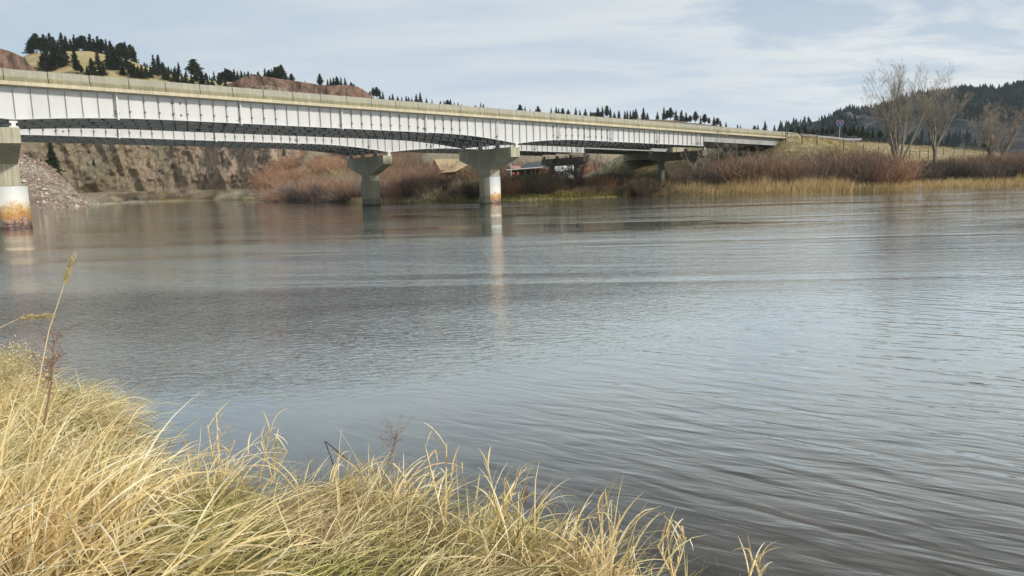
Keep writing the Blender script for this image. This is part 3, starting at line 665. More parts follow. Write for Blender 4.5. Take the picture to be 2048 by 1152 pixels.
mb = MB(); mb.box(Vector((sp.x, sp.y, (sp.z-1.1+gz(sp.x, sp.y))/2))+fy*.05, (.09, .05, sp.z-1.0-gz(sp.x, sp.y)+.6)); mb.build('post', M['galv'], rt)
# ------------------------------------------------------------------ houses
def house_lodge():
    Y = 186; mb = MB(); a = at(868, 320, Y); o = (a.x, a.y, gz(a.x, a.y)); rt = root('house', o, 'tan-roofed log lodge seen between the two middle bridge piers', 'house')
    k = Y/F; R = at(868, 319.5, Y+3); R2 = at(918, 319.5, Y+3); E1 = at(880, 341, Y-2); E2 = at(897, 341, Y-2); Rr = at(936, 330, Y-1); F1 = at(877, 346, Y-4.5); F2 = at(910, 343.5, Y-4.5); B1 = at(862, 340, Y+9); B2_ = at(915, 340, Y+9)
    mb.prism([R, R2, E2, E1], UP*.15); mb.prism([R, B1, B2_, R2], UP*.12); mb.build('main_roof', M['roof_tan'], rt)
    mb = MB(); mb.prism([R2+UP*.02, Rr, F2, E2+UP*.02], UP*.15); mb.prism([E2, F2, F1], UP*.12); mb.build('wing_roof', M['roof_tan'], rt)
    g = gz(a.x, a.y)-1
    mb = MB(); W0 = at(871, 345, Y+1.5); W1 = at(930, 345, Y+1.5); z1 = W0.z-.3
    mb.prism([Vector((W0.x, W0.y, g)), Vector((W1.x, W1.y, g)), Vector((W1.x, W1.y+6, g)), Vector((W0.x, W0.y+6, g))], UP*(z1+.4-g)); mb.prism([Vector((W0.x, W0.y+.2, z1)), Vector((W0.x, W0.y+6, z1)), Vector((W0.x+.05, W0.y+2, R.z-.3))], Vector((.2, 0, 0))); mb.build('log_wall', M['wooddark'], rt)
    for px in (868.5, 878, 898, 912, 926): p = at(px, 345 if px > 875 else 327, Y-3.5); mb = MB(); mb.tube([Vector((p.x, p.y, g)), p], .12, 6); mb.build('porch_post', M['wood'], rt)
    for px in (900, 916): p = at(px, 349, Y+1.35); mb = MB(); mb.box(p, (1.2, .06, 1.1)); mb.build('window', M['glass'], rt)
house_lodge()
def house_long():
    Y = 180; a = at(1010, 340, Y); g = gz(a.x, a.y)-1; rt = root('house', (a.x, a.y, g), 'long dark-roofed cabin with a small pink roof patch, right of the middle pier', 'house')
    A, B_, C_, D = at(1052, 326, Y+4), at(1092, 324, Y+4), at(1098, 333.5, Y-1), at(1030, 338, Y-1); A0 = at(1038, 332.5, Y+3)
    mb = MB(); mb.prism([A, B_, C_, at(1041, 337.4, Y-1)], UP*.12); mb.build('roof', M['roof_dark'], rt)
    mb = MB(); mb.prism([at(1021, 332.5, Y+3), at(1041, 332.8, Y+3), at(1041, 337.2, Y-1), at(1026, 337.8, Y-1)], UP*.12); mb.build('pink_roof', M['roof_pink'], rt)
    mb = MB(); mb.bar(at(1012, 340, Y-1.1), at(1086, 334, Y-1.1), .16); mb.build('gutter', M['white'], rt)
    W0, W1 = at(1022, 341, Y+1.5), at(1092, 341, Y+1.5); mb = MB(); mb.prism([Vector((W0.x, W0.y, g)), Vector((W1.x, W1.y, g)), Vector((W1.x, W1.y+5, g)), Vector((W0.x, W0.y+5, g))], UP*(W0.z+.2-g)); mb.build('wall', M['wooddark'], rt)
    for px in (1035, 1050, 1062, 1070, 1080): p = at(px, 338-(px-1035)*.08, Y-.9); mb = MB(); mb.tube([Vector((p.x, p.y, g)), p], .07, 6); mb.build('porch_post', M['wood'], rt)
    p0, p1 = at(1018, 348, 174.8), at(1086, 348, 174.8); zd = p0.z-.56; mb = MB(); mb.prism([Vector((p0.x, p0.y, zd-.25)), Vector((p1.x, p1.y, zd-.25)), Vector((p1.x, 181, zd-.25)), Vector((p0.x, 181, zd-.25))], UP*.24); mb.build('porch_deck', M['wood'], rt)
    for px in (1046, 1058): p = at(px, 345, Y+1.4); mb = MB(); mb.box(p, (1., .06, 1.2)); mb.build('window', M['glass'], rt)
house_long()
def slide(px, lab):
    p = at(px, 348, 176); g = gz(p.x, p.y); rt = root('deck_chair', (p.x, p.y, g), lab, 'chair', 'orange chairs by the cabin'); z = p.z-.1
    mb = MB(); mb.box(Vector((p.x, p.y, z)), (.55, .5, .06)); mb.build('seat', M['orange'], rt)
    mb = MB(); mb.prism([Vector((p.x-.3, p.y+.3, z)), Vector((p.x+.3, p.y+.3, z)), Vector((p.x+.24, p.y+.5, z+.5)), Vector((p.x-.24, p.y+.5, z+.5))], Vector((0, .06, 0))); mb.build('backrest', M['orange'], rt)
    for i in (-.27, .27):
        for j in (-.27, .27): mb = MB(); mb.bar(Vector((p.x+i, p.y+j, z-.45)), Vector((p.x+i, p.y+j, z)), .07); mb.build('leg', M['orange'], rt)
slide(1027, 'leftmost bright orange chair in front of the dark-roofed cabin'); slide(1036, 'orange chair near the second porch post of the dark-roofed cabin')
p = at(1021.5, 323, 176); rt = root('pole', (p.x, p.y, gz(p.x, p.y)), 'slim white pole standing at the left end of the dark-roofed cabin', 'pole')
mb = MB(); mb.tube([Vector((p.x, p.y, gz(p.x, p.y)-.3)), p], .07, 8); mb.build('shaft', M['white'], rt); mb = MB(); mb.box(p+UP*.05, (.2, .2, .12)); mb.build('finial', M['white'], rt)
def shed(px, py, Y, w, h, lab, mw, mr, nm='shed', z_=None):
    p = at(px, py, Y); g = p.z-h if z_ is None else z_; rt = root(nm, (p.x, p.y, g), lab, 'building'); hw = w/2
    mb = MB(); mb.box(Vector((p.x, p.y, (p.z-h*.4+g)/2)), (w, w*.6, p.z-h*.4-g)); mb.prism([Vector((p.x-hw, p.y-w*.3, p.z-h*.4)), Vector((p.x-hw, p.y+w*.3, p.z-h*.4)), Vector((p.x-hw, p.y, p.z-.1))], Vector((w, 0, 0))); mb.build('wall', mw, rt)
    mb = MB()
    for sg in (-1, 1): mb.prism([Vector((p.x-hw-.3, p.y, p.z)), Vector((p.x+hw+.3, p.y, p.z)), Vector((p.x+hw+.3, p.y+sg*(w*.3+.4), p.z-h*.5)), Vector((p.x-hw-.3, p.y+sg*(w*.3+.4), p.z-h*.5))], UP*.15)
    mb.build('roof', mr, rt)
    for q in (-.25, .25): mb = MB(); mb.box(Vector((p.x+q*w, p.y-w*.3-.03, p.z-h*.65)), (w*.16, .06, h*.2)); mb.build('window', M['glass'], rt)
shed(1133, 328, 178, 5.2, 3.4, 'white shed glimpsed through the bare branches below the farther bridge', M['white'], M['white'])
shed(1192, 225, 560, 8.5, 7, 'dark gabled house among pines on the skyline ridge above the bridge', M['wooddark'], M['roof_dark'], 'house')
# ------------------------------------------------------------------ conifers
def ribbon_quads(P, Wd, side):   # P (N,S,3) centres, Wd (N,S), side (N,S,3)
    n, s = P.shape[:2]; L = P-side*Wd[..., None]/2; R = P+side*Wd[..., None]/2
    V = np.stack([L, R], 2).reshape(-1, 3); i = np.arange(n)[:, None]*s*2+np.arange(s-1)[None, :]*2
    Q = np.stack([i, i+1, i+3, i+2], -1).reshape(-1, 4); return V, Q
def conifer_mesh(kind, seed):
    r = np.random.default_rng(seed); V = []; Q = []; n0 = 0; H = 10.; nlev = 26
    C = []; 
    base = {0: .10, 1: .16, 2: .28, 3: .06}[kind]; wid = {0: 2.2, 1: 2.6, 2: 3.0, 3: 1.75}[kind]
    for l in range(nlev):
        h = base+(1-base)*(l+.5)/nlev; rr = wid*(((1-h)/(1-base))**(.85 if kind != 2 else .5))*(.75+.5*r.random())
        if kind == 2: rr *= min(1, .45+2.2*(h-base))
        nb = int(5+rr*5)
        for b in range(nb):
            if r.random() < .13: continue
            a = r.random()*2*pi; L = rr*(.6+.55*r.random())
            for q in range(int(4+L*5)):
                k = .12+.9*(q/(4+L*5)); C.append((cos(a)*L*k+r.normal()*.13, sin(a)*L*k+r.normal()*.13, h*H-L*k*(.22 if kind != 2 else -.12)+r.normal()*.12, a))
    C = np.array(C); n = len(C); a = C[:, 3]+r.normal(size=n)*.7; d = np.stack([np.cos(a), np.sin(a), -.15+r.normal(size=n)*.35], 1); d /= np.linalg.norm(d, axis=1)[:, None]
    sd = np.cross(d, np.stack([r.normal(size=n)*.5, r.normal(size=n)*.5, np.ones(n)], 1)); sd /= np.linalg.norm(sd, axis=1)[:, None]
    ln = .32+.34*r.random(n); t = np.array([0, .5, 1.])
    P = C[:, None, :3]+d[:, None, :]*(ln[:, None, None]*(t[None, :, None]-.4)); Wd = np.array([.12, .34, .05])[None, :]*(.7+.6*r.random(n))[:, None]
    v, q = ribbon_quads(P, Wd, np.repeat(sd[:, None, :], 3, 1)); me = quads_mesh('conifer_crown', v, q, [M['needle']])
    tb = MB(); tb.tube([(0, 0, -.6), (0, 0, H*.5), (0, 0, H*.985)], [.19, .12, .02], 6); tv = np.concatenate(tb.v)
    tm = bpy.data.meshes.new('conifer_trunk'); tm.from_pydata(tv.tolist(), [], tb.f); tm.materials.append(M['bark']); return me, tm
CM = [conifer_mesh(k, 10+i) for i, k in enumerate([0, 1, 2, 3, 0, 1, 2])]
def conifer(p, h, label, group, wide=1., kind=None, col=None):
    me, tm = CM[kind if kind is not None else random.choice((0, 0, 1, 1, 3, 4, 5, 2, 6))]; s = h/10
    rt = empty('pine_tree', p, label, 'tree', group, random.random()*6.28); rt.scale = (s*wide, s*wide, s)
    c = link_mesh('crown', me, rt); g = random.uniform(.9, 1.7); c.color = col or (g, g*random.uniform(.95, 1.05), g*random.uniform(.85, 1.1), 1); link_mesh('trunk', tm, rt)
def grid_surf(P):   # height lookup on a (px-column, row) grid sheet : returns fn(px, j) -> point
    Ug = P[:, P.shape[1]//2, 0]/P[:, P.shape[1]//2, 1]
    def f(u, Y):
        i = int(np.clip(np.searchsorted(Ug, u), 0, len(Ug)-1)); c = P[i]; return float(np.interp(Y, c[:, 1], c[:, 2]))
    return f
HBF, RDF, MTF = grid_surf(HBP), grid_surf(RDP), grid_surf(MTP)
def surf_hit(px, py, fn, Ya, Yb, n=240):
    for Y in np.linspace(Ya, Yb, n):
        p = at(px, py, Y)
        if fn(p.x/p.y, Y) >= p.z: return Vector((p.x, p.y, fn(p.x/p.y, Y)))
    p = at(px, py, Yb*.97); return Vector((p.x, p.y, fn(p.x/p.y, p.y)))
def crest(px, fn, Yc, dY=0): u = ray(px, 250).x; Y = Yc+dY; return Vector((u*Y, Y, fn(u, Y)))
# hill above the left part of the bridge: (px, py of foot, height px)
HT = []
for px, h in [(76, 22), (84, 26), (90, 30), (98, 24), (106, 29), (112, 26), (118, 30), (125, 25), (133, 20), (141, 30), (149, 25), (158, 21), (166, 28), (172, 22), (181, 25), (188, 24), (197, 28), (204, 22), (212, 27), (219, 24), (228, 26), (236, 24), (243, 17), (250, 22), (258, 27), (265, 30), (275, 27), (281, 26)]:
    HT.append((px, None, h))
for q in [(52, 139, 18), (60, 142, 8), (70, 142, 7), (88, 145, 30), (94, 138, 32), (107, 141, 26), (114, 139, 34), (120, 135, 30), (126, 128, 26), (131, 132, 24), (150, 126, 24), (155, 148, 22), (163, 149, 15), (175, 151, 15), (185, 150, 26), (196, 130, 24), (200, 151, 22), (207, 151, 22), (217, 138, 26), (225, 140, 28), (232, 140, 30), (240, 138, 22), (246, 150, 20), (254, 141, 18), (262, 157, 25), (270, 156, 22), (277, 152, 16), (285, 158, 22), (293, 156, 18), (302, 156, 20), (309, 151, 31), (294, 131, 16), (318, 155, 14), (329, 160, 24), (335, 161, 20), (343, 147, 17), (350, 163, 20)]: HT.append(q)
for px, h in [(300, 10), (328, 28), (336, 18), (347, 15), (360, 17), (367, 24), (381, 14), (397, 31), (404, 22), (412, 12), (420, 13), (427, 11), (436, 18), (447, 16), (454, 18), (459, 24), (463, 22), (470, 20), (476, 22), (483, 20), (490, 22), (497, 20), (504, 22), (510, 20), (516, 20), (524, 24)]: HT.append((px, None, h))
for q in [(372, 168, 18), (384, 170, 16), (393, 169, 18), (405, 172, 22), (416, 173, 17), (425, 174, 16), (440, 175, 18), (451, 174, 16), (365, 167, 16), (356, 165, 18)]: HT.append(q)
HT.sort(key=lambda q: q[0])
for i, (px, py, h) in enumerate(HT):
    p = crest(px, HBF, 478) if py is None else surf_hit(px, py, HBF, 352, 500); m_h = h*p.y/F*1.3
    conifer(p-UP*.5, m_h, 'dark pine, %s from the left on the dry grass hill above the bridge' % ordn(i+1), 'pines on the grassy hill', random.uniform(1.1, 1.7))
F1_ = grid_surf(RP1); 
for px, h, l in [(14, 9, 'small lone pine on the red rock shoulder, nearer the left edge'), (31, 13, 'second lone pine on the red rock shoulder above the left end of the bridge')]:
    Y = 372; u = ray(px, 100).x; conifer(Vector((u*Y, Y, F1_(u, Y)-.6)), h*Y/F, l, 'pines on the red shoulder', 1.4)
# on the red outcrop
OC = [(531, 26), (539, 24), (545, 27), (552, 31), (558, 33), (564, 37), (572, 22), (584, 24), (600, 9), (611, 16), (626, 11), (641, 31), (656, 22), (662, 24), (668, 25), (675, 27), (683, 26), (691, 24), (703, 18), (708, 15), (722, 12), (726, 14)]
F2_ = grid_surf(RP2)
for i, (px, h) in enumerate(OC):
    Y = 366+random.random()*6; y0 = np.interp(px, [a for a, b in RT], [b for a, b in RT]); p = at(px, y0+1.5, Y)
    conifer(p-UP*.4, h*Y/F, '%s pine from the left along the top of the red rock outcrop' % ordn(i+1), 'pines on the red outcrop', random.uniform(.9, 1.3), 2 if px in (641, 703, 708) else None)
RG = [(743, 10), (750, 18), (757, 20), (763, 18), (769, 16), (782, 10), (788, 14), (798, 12), (806, 13), (815, 16), (820, 14), (826, 12), (835, 18), (843, 22), (855, 13), (866, 12), (883, 10), (890, 13), (897, 15), (903, 17), (910, 13), (918, 13), (925, 11), (934, 8), (952, 11), (963, 18), (968, 15), (977, 10), (985, 10), (1001, 10), (1041, 17), (1051, 14), (1061, 11), (1072, 10), (1077, 17), (1103, 12), (1113, 15), (1118, 13), (1126, 14), (1137, 12), (1152, 17), (1160, 12), (1171, 14), (1181, 10), (1196, 18), (1205, 20), (1214, 22), (1221, 18), (1229, 10), (1238, 15), (1250, 14), (1255, 15), (1261, 14), (1267, 15), (1272, 17), (1287, 19), (1295, 10), (1315, 12), (1328, 22), (1334, 17), (1341, 22), (1352, 18), (1363, 20), (1372, 16), (1380, 12), (1391, 20), (1401, 14), (1409, 17), (1418, 11), (1428, 14), (1435, 13), (1441, 8), (1452, 8), (1475, 9), (1481, 9), (1509, 9), (1516, 11), (1530, 18), (1549, 12), (1558, 11)]
for i, (px, h) in enumerate(RG):
    p = crest(px, RDF, 556); top = skyz(px, RD, 556); m_h = (h+5)*556/F
    conifer(p-UP*.6, m_h, '%s small pine from the left along the distant ridge above the bridge' % ordn(i+1), 'pines along the far ridge', random.uniform(.9, 1.5))
for i, (px, py, h) in enumerate([(1581, 272, 25), (1586, 272, 18), (1596, 272, 22), (1605, 274, 14), (1610, 273, 24), (1618, 275, 14), (1626, 272, 14), (1635, 270, 14), (1645, 268, 14), (1655, 268, 13), (1664, 268, 14), (1690, 268, 17), (1699, 270, 18), (1707, 268, 22), (1716, 270, 20), (1725, 272, 22), (1735, 272, 18), (1746, 274, 18), (1760, 276, 16), (1776, 278, 14), (1950, 293, 16), (1968, 295, 18), (1985, 294, 14)]):
    Y = 330; p = at(px, py, Y); conifer(p-UP*1.2, (h+4)*Y/F, '%s dark pine from the left behind the grass crest right of the bridge' % ordn(i+1), 'pines behind the grass crest', random.uniform(1.0, 1.6))
# conifers on the cliff foot
for px, py, h, Y, l, wd in [(107, 346, 62, 262, 'large dark spruce growing at the cliff foot under the left of the bridges', 1.25), (63, 335, 26, 262, 'small spruce above the pale scree beside the left pier', 1.3), (84, 352, 30, 255, 'mid-sized spruce between the scree and the large dark spruce', 1.5), (188, 332, 14, 317, 'tiny pine clinging to the bare cliff face', 1.2), (568, 314, 20, 306, 'single small pine on the stony right edge of the cliff', .9), (95, 350, 26, 250, 'bushy young spruce at the base of the large dark spruce', 1.7)]:
    p = at(px, py, Y); conifer(p, h*Y/F, l, 'spruces on the cliff', wd, 0 if wd < 1.5 else 1, (.75, .85, .75, 1))
# forest on the mountain (uncountable)
n = 5200; r = np.random.default_rng(5); pts = []
while len(pts) < n:
    px = r.uniform(1560, 2350); u = ray(px, 260).x; Y = r.uniform(760, 1330)
    if vnoise(u*Y*.012, Y*.012, 3.)+.6*vnoise(u*Y*.04, Y*.04, 1.) < r.uniform(-.35, .55) and Y < 1270: continue
    pts.append((u*Y, Y, MTF(u, Y)))
pts = np.array(pts); hh = r.uniform(6.5, 14, n)*(.8+.3*r.random(n)); k = 6; V = []; Q = []
for lv in range(3):
    z0 = (.08+.28*lv)*hh; z1 = np.minimum(z0+.42*hh, hh); rad = hh*(.23-.06*lv)
    for j in range(3):
        a = r.random(n)*6.28+j*2.1; c = np.stack([np.cos(a), np.sin(a), 0*a], 1)
        A = pts+c*rad[:, None]+np.stack([0*a, 0*a, z0], 1); Bq = pts-c*rad[:, None]+np.stack([0*a, 0*a, z0], 1); Cq = pts-c*rad[:, None]*.08+np.stack([0*a, 0*a, z1], 1); Dq = pts+c*rad[:, None]*.08+np.stack([0*a, 0*a, z1], 1)
        V.append(np.stack([A, Bq, Cq, Dq], 1))
V = np.concatenate(V).reshape(-1, 3); Q = np.arange(len(V)).reshape(-1, 4)
me = quads_mesh('mountain_forest', V, Q, [M['needle']]); o = link_mesh('mountain_forest', me); o.color = (.42, .62, .80, 1); tag(o, 'dark conifer forest covering the distant mountain on the right', 'forest', kind='stuff')  # blue tint puts distance haze into the needle colour
# ------------------------------------------------------------------ blades
def blades(base, az, L, W, e0, bend, seg=5, twist=.6, kink=.0, seed=0, zfloor=None, wprof=None, curl=.0):
    r = np.random.default_rng(seed); n = len(base); P = np.zeros((n, seg+1, 3)); P[:, 0] = base; e = e0.copy(); a = az.copy(); T = np.zeros((n, seg+1, 3))
    kseg = r.integers(max(1, seg//2-1), seg, n); kon = r.random(n) < kink
    for i in range(seg):
        k = kon & (kseg == i); e = np.where(k, e-r.uniform(.9, 1.9, n), e); a = np.where(k, a+r.normal(size=n)*.5, a)
        d = np.stack([np.cos(a)*np.cos(e), np.sin(a)*np.cos(e), np.sin(e)], 1); T[:, i] = d; P[:, i+1] = P[:, i]+d*(L/seg)[:, None]
        e = np.maximum(e-bend/seg*(.5+i*1.1/seg), -1.45); a = a+r.normal(size=n)*curl
    T[:, seg] = T[:, seg-1]
    if zfloor is not None: P[:, 1:, 2] = np.maximum(P[:, 1:, 2], zfloor[:, None]+.015+.02*r.random((n, 1)))
    up = np.array([0, 0, 1.]); h = np.cross(T, up); h /= np.linalg.norm(h, axis=2)[..., None]+1e-6; nn = np.cross(h, T)
    tw = (r.normal(size=n)*twist)[:, None]+np.linspace(0, 1, seg+1)[None, :]*(r.normal(size=n)*.9)[:, None]
    sd = h*np.cos(tw)[..., None]+nn*np.sin(tw)[..., None]; t = np.linspace(0, 1, seg+1)
    pr = wprof(t) if wprof is not None else (.55+.9*t-1.35*t**2)
    return ribbon_quads(P, W[:, None]*pr[None, :], sd)
def merge(parts):
    V = []; Q = []; n = 0
    for v, q in parts: V.append(v); Q.append(q+n); n += len(v)
    return np.concatenate(V), np.concatenate(Q)
def stuff(name, parts, mt, label, cat):
    v, q = merge(parts); o = link_mesh(name, quads_mesh(name, v, q, [mt], True)); return tag(o, label, cat, kind='stuff')
def shore_pts(pa, pb, n, d0, d1, r, pw=1.):
    px = r.uniform(pa, pb, n); u = (px-1024)/F*1.0; ys = Ysh(u); d = d0+(d1-d0)*r.random(n)**pw; y = ys+d; x = u*y; return np.stack([x, y, ground_z(x, y)], 1)
def simple(pts, h0, h1, w, r, lean=.35, azm=None, bend=(.2, 1.), seg=4, seed=1, kink=.12):
    n = len(pts); az = r.random(n)*6.28 if azm is None else azm+r.normal(size=n)*.7
    return blades(pts, az, r.uniform(h0, h1, n), np.full(n, w)*r.uniform(.6, 1.4, n), 1.5-np.abs(r.normal(size=n))*lean, r.uniform(*bend, n), seg, 1.2, kink, seed)
r = np.random.default_rng(21)
# cattails, with their pale uneven outline
pts = shore_pts(1252, 1705, 15000, -.5, 3.2, r); hm = .8+.35*vnoise(pts[:, 0]*.35, pts[:, 1]*.3, 2.)+.25*vnoise(pts[:, 0]*1.5, pts[:, 1]*1.2, 5.); keep = r.random(len(pts)) < .35+.9*(vnoise(pts[:, 0]*.8, pts[:, 1]*.8, 7.)*.5+.5); pts, hm = pts[keep], hm[keep]
n = len(pts); L = hm*r.uniform(1.1, 2.2, n)*np.where(pts[:, 0]/pts[:, 1] < .20, .75, 1.)
stuff('cattail_reeds', [blades(pts, r.normal(size=n)*1.6+.2, L, np.full(n, .035), 1.48-np.abs(r.normal(size=n))*.22, r.uniform(0, .8, n), 5, 1., .22, 3)], M['reed'], 'golden dry cattail reeds in a band along the far waterline', 'reeds')
A = simple(shore_pts(1690, 2100, 8000, -.3, 3.0, r, 1.2), .4, 1.25, .035, r, .5, seed=4); A2 = simple(shore_pts(2030, 2120, 700, .5, 3, r), 1., 1.8, .03, r, .2)
A3 = simple(shore_pts(440, 620, 3800, -.2, 9, r), .4, 1.1, .07, r, .6); A4 = simple(shore_pts(600, 940, 5200, -.2, 3.5, r), .3, .8, .05, r, .6); A5 = simple(shore_pts(180, 500, 12000, 0, 20, r), .4, 1.3, .10, r, .7)
stuff('cliff_foot_grass', [A5], M['tuft'], 'thin dry grass on the strip of shore under the cliff', 'grass')
stuff('shore_grass', [A, A2, A3, A4], M['reed'], 'low yellow grass tufts along the far river edge', 'grass')
stuff('green_bank_grass', [simple(shore_pts(680, 1260, 5000, -.2, 3.0, r), .25, .7, .05, r, .6), simple(shore_pts(1120, 1270, 3000, .3, 4, r), .5, 1.2, .05, r, .5), simple(shore_pts(1700, 1790, 900, -.2, 2, r), .3, .7, .04, r, .5)], M['green'], 'olive green grass at the shaded foot of the far bank', 'grass')
# long combed grass on the embankment
def st_pts(n, s0, s1, t0, t1, r):
    s = r.uniform(s0, s1, n); t = r.uniform(t0, t1, n); x = P2.x+s*dv.x+t*nv.x; y = P2.y+s*dv.y+t*nv.y; return np.stack([x, y, ground_z(x, y)], 1)
pts = np.concatenate([st_pts(15000, 52, 80, 4, 26, r), st_pts(12000, 80, 150, 5, 40, r)]); pts = pts[pts[:, 1]-Ysh(pts[:, 0]/pts[:, 1]) > 5]; n = len(pts)
cl = vnoise(pts[:, 0]*.7, pts[:, 1]*.7, 1.); keep = r.random(n) < .5+cl*.6; pts = pts[keep]; n = len(pts)
stuff('field_grass', [blades(pts, 3.6+r.normal(size=n)*.5, r.uniform(.35, 1.0, n), np.full(n, .05), r.uniform(.5, 1.4, n), r.uniform(.4, 1.6, n), 4, 1.2, .1, 9)], M['tuft'], 'long dry windblown grass on the road embankment and field', 'grass')
pts = st_pts(6000, 36, 62, -26, 8, r); stuff('shaded_slope_grass', [simple(pts[pts[:, 1]-Ysh(pts[:, 0]/pts[:, 1]) > 4], .3, .8, .05, r, .6)], M['green'], 'darker grass on the shaded slope beneath the bridges', 'grass')
# ------------------------------------------------------------------ willows
def willow_mesh(seed, nst=230, H=3.2, R=1.1, spread=.32, droop=.15, tw=5):
    r = np.random.default_rng(seed); a = r.random(nst)*6.28; q = np.sqrt(r.random(nst))*R; base = np.stack([np.cos(a)*q, np.sin(a)*q, np.full(nst, -.3)], 1)
    L = H*r.uniform(.55, 1.12, nst); e0 = 1.5-spread*(q/R)*r.uniform(.5, 1.5, nst)-np.abs(r.normal(size=nst))*.12
    p1 = blades(base, a+r.normal(size=nst)*.4, L, np.full(nst, .034), e0, r.uniform(-droop, droop*2.5, nst), 6, 1.5, 0, seed, wprof=lambda t: 1.1-.85*t, curl=.12)
    v = p1[0].reshape(nst, 7, 2, 3).mean(2); B_ = []; A_ = []
    for k in range(tw):
        i = r.integers(2, 6, nst); B_.append(v[np.arange(nst), i]); A_.append(r.random(nst)*6.28)
    B_ = np.concatenate(B_); A_ = np.concatenate(A_); m_ = len(B_)
    p2 = blades(B_, A_, H*r.uniform(.12, .34, m_), np.full(m_, .022), r.uniform(.6, 1.35, m_), r.uniform(-.4, .2, m_), 3, 1.5, 0, seed+1, wprof=lambda t: 1.1-.8*t)
    v, q = merge([p1, p2]); return quads_mesh('willow_stems', v, q, [M['twig']])
WM = [willow_mesh(50+i, H=3.2, R=(.9, 1.3, 1.0)[i % 3], spread=(.3, .5, .38)[i % 3]) for i in range(5)]
RM = [willow_mesh(70+i, 260, 3.0, 1.6, 1.15, .5, 6) for i in range(3)]   # rounded sprawling bushes
def shrub(p, h, col, label, group, rnd=False, wide=1., cat='shrub'):
    o = link_mesh('willow_shrub' if not rnd else 'bare_bush', random.choice(RM if rnd else WM), None, p); s = h/3.2; o.scale = (s*wide, s*wide, s); o.rotation_euler = (0, 0, random.random()*6.28)
    j = random.uniform(.8, 1.2); o.color = (col[0]*j*random.uniform(.93, 1.07), col[1]*j, col[2]*j*random.uniform(.93, 1.07), 1); return tag(o, label, cat, group)
RUST = (.34, .205, .13); PINK = (.35, .225, .165); GREY = (.17, .135, .11); DARK = (.095, .08, .068); ORNG = (.42, .25, .15); TAN = (.40, .34, .225); BRN = (.24, .17, .105); PALE = (.54, .51, .42); OLV = (.16, .145, .075)
def zone(n, pa, pb, tops, d0, d1, cols, desc, group, rnd=.15, wide=(1., 1.5), hmax=6, hj=.25):
    L = []
    for i in range(n):
        px = pa+(pb-pa)*(i+random.random())/n; u = (px-1024)/F; Y = float(Ysh(u))+random.uniform(d0, d1); x = u*Y; g = gz(x, Y)
        yt = np.interp(px, [a for a, b in tops], [b for a, b in tops]); zt = at(px, yt, Y).z; h = max(.9, min(hmax, (zt-g)*random.uniform(1-hj, 1.04))); L.append((px, Vector((x, Y, g)), h))
    L.sort(key=lambda q: q[0])
    for i, (px, p, h) in enumerate(L):
        c = cols(px, h) if callable(cols) else random.choice(cols); shrub(p, h, c, desc % ordn(i+1), group, random.random() < rnd, random.uniform(*wide))
TP = [(1180, 345), (1260, 342), (1340, 334), (1400, 322), (1450, 314), (1500, 304), (1530, 294), (1560, 300), (1610, 310), (1650, 300), (1690, 284), (1730, 288), (1770, 300), (1800, 316), (1850, 312), (1900, 306), (1950, 300), (2000, 296), (2048, 294), (2150, 290)]
def cz1(px, h):
    if 1520 < px < 1560 or 1740 < px < 1775: return random.choice((RUST, RUST, PINK))
    if 1640 < px < 1740: return random.choice((RUST, GREY, PINK, BRN))
    if 1820 < px < 1900: return random.choice((DARK, DARK, GREY))
    if px > 1900: return random.choice((RUST, GREY, BRN, DARK))
    if px < 1380: return random.choice((GREY, DARK, BRN, DARK))
    return random.choice((PINK, GREY, GREY, RUST, BRN))
zone(44, 1370, 2130, TP, 3.5, 7, cz1, '%s bare willow from the left in the front row behind the golden reeds', 'willows along the right bank', .12, hmax=7)
zone(38, 1380, 2130, TP, 8, 14, cz1, '%s bare willow from the left in the back row below the grass embankment', 'willows below the embankment', .1, hmax=7)
zone(26, 1160, 1400, [(a, b+22) for a, b in TP], 1.5, 4., [DARK, GREY, BRN], '%s low dark shrub from the left in the row under the bridge end', 'low shrubs under the bridge', .5)
zone(20, 1005, 1250, [(1000, 345), (1100, 340), (1250, 348)], 3, 14, [BRN, BRN, OLV, DARK, (.34, .19, .10)], '%s brown shrub from the left on the shaded bank right of the middle pier', 'brown shrubs on the shaded bank', .3, hmax=3)
zone(30, 768, 970, [(768, 352), (800, 338), (850, 340), (880, 346), (960, 347)], 2.5, 9, lambda px, h: random.choice((PINK, RUST, GREY)) if px < 890 else random.choice((GREY, DARK, BRN, TAN)), '%s tall reddish willow from the left in the thicket between the two middle piers', 'willows between the middle piers', .08, hmax=5.5)
zone(20, 770, 1000, [(770, 330), (850, 322), (900, 352), (1000, 350)], 22, 46, [RUST, PINK, BRN], '%s rusty shrub from the left in the flat behind the willow thicket', 'shrubs before the lodge', .3, hmax=5)
zone(30, 545, 730, [(545, 378), (570, 365), (620, 350), (680, 346), (735, 350)], 3, 16, lambda px, h: random.choice((PINK, GREY, PINK, RUST)), '%s pinkish willow from the left in the thicket left of the far pier', 'willows left of the far pier', .2, hmax=6.5, wide=(1.1, 1.7))
zone(9, 610, 720, [(600, 380), (720, 372)], 1., 3, [DARK, GREY], '%s low dark bush from the left leaning over the water left of the far pier', 'dark bushes at the water', 1., hmax=3)
def st_zone(n, s0, s1, t0, t1, h0, h1, cols, desc, group):
    L = []
    for i in range(n):
        q = B(random.uniform(s0, s1), random.uniform(t0, t1), 0); L.append((q.x/q.y, Vector((q.x, q.y, gz(q.x, q.y)))))
    for i, (u, p) in enumerate(sorted(L, key=lambda q: q[0])): shrub(p, random.uniform(h0, h1), random.choice(cols), desc % ordn(i+1), group, random.random() < .5, random.uniform(1.1, 1.7))
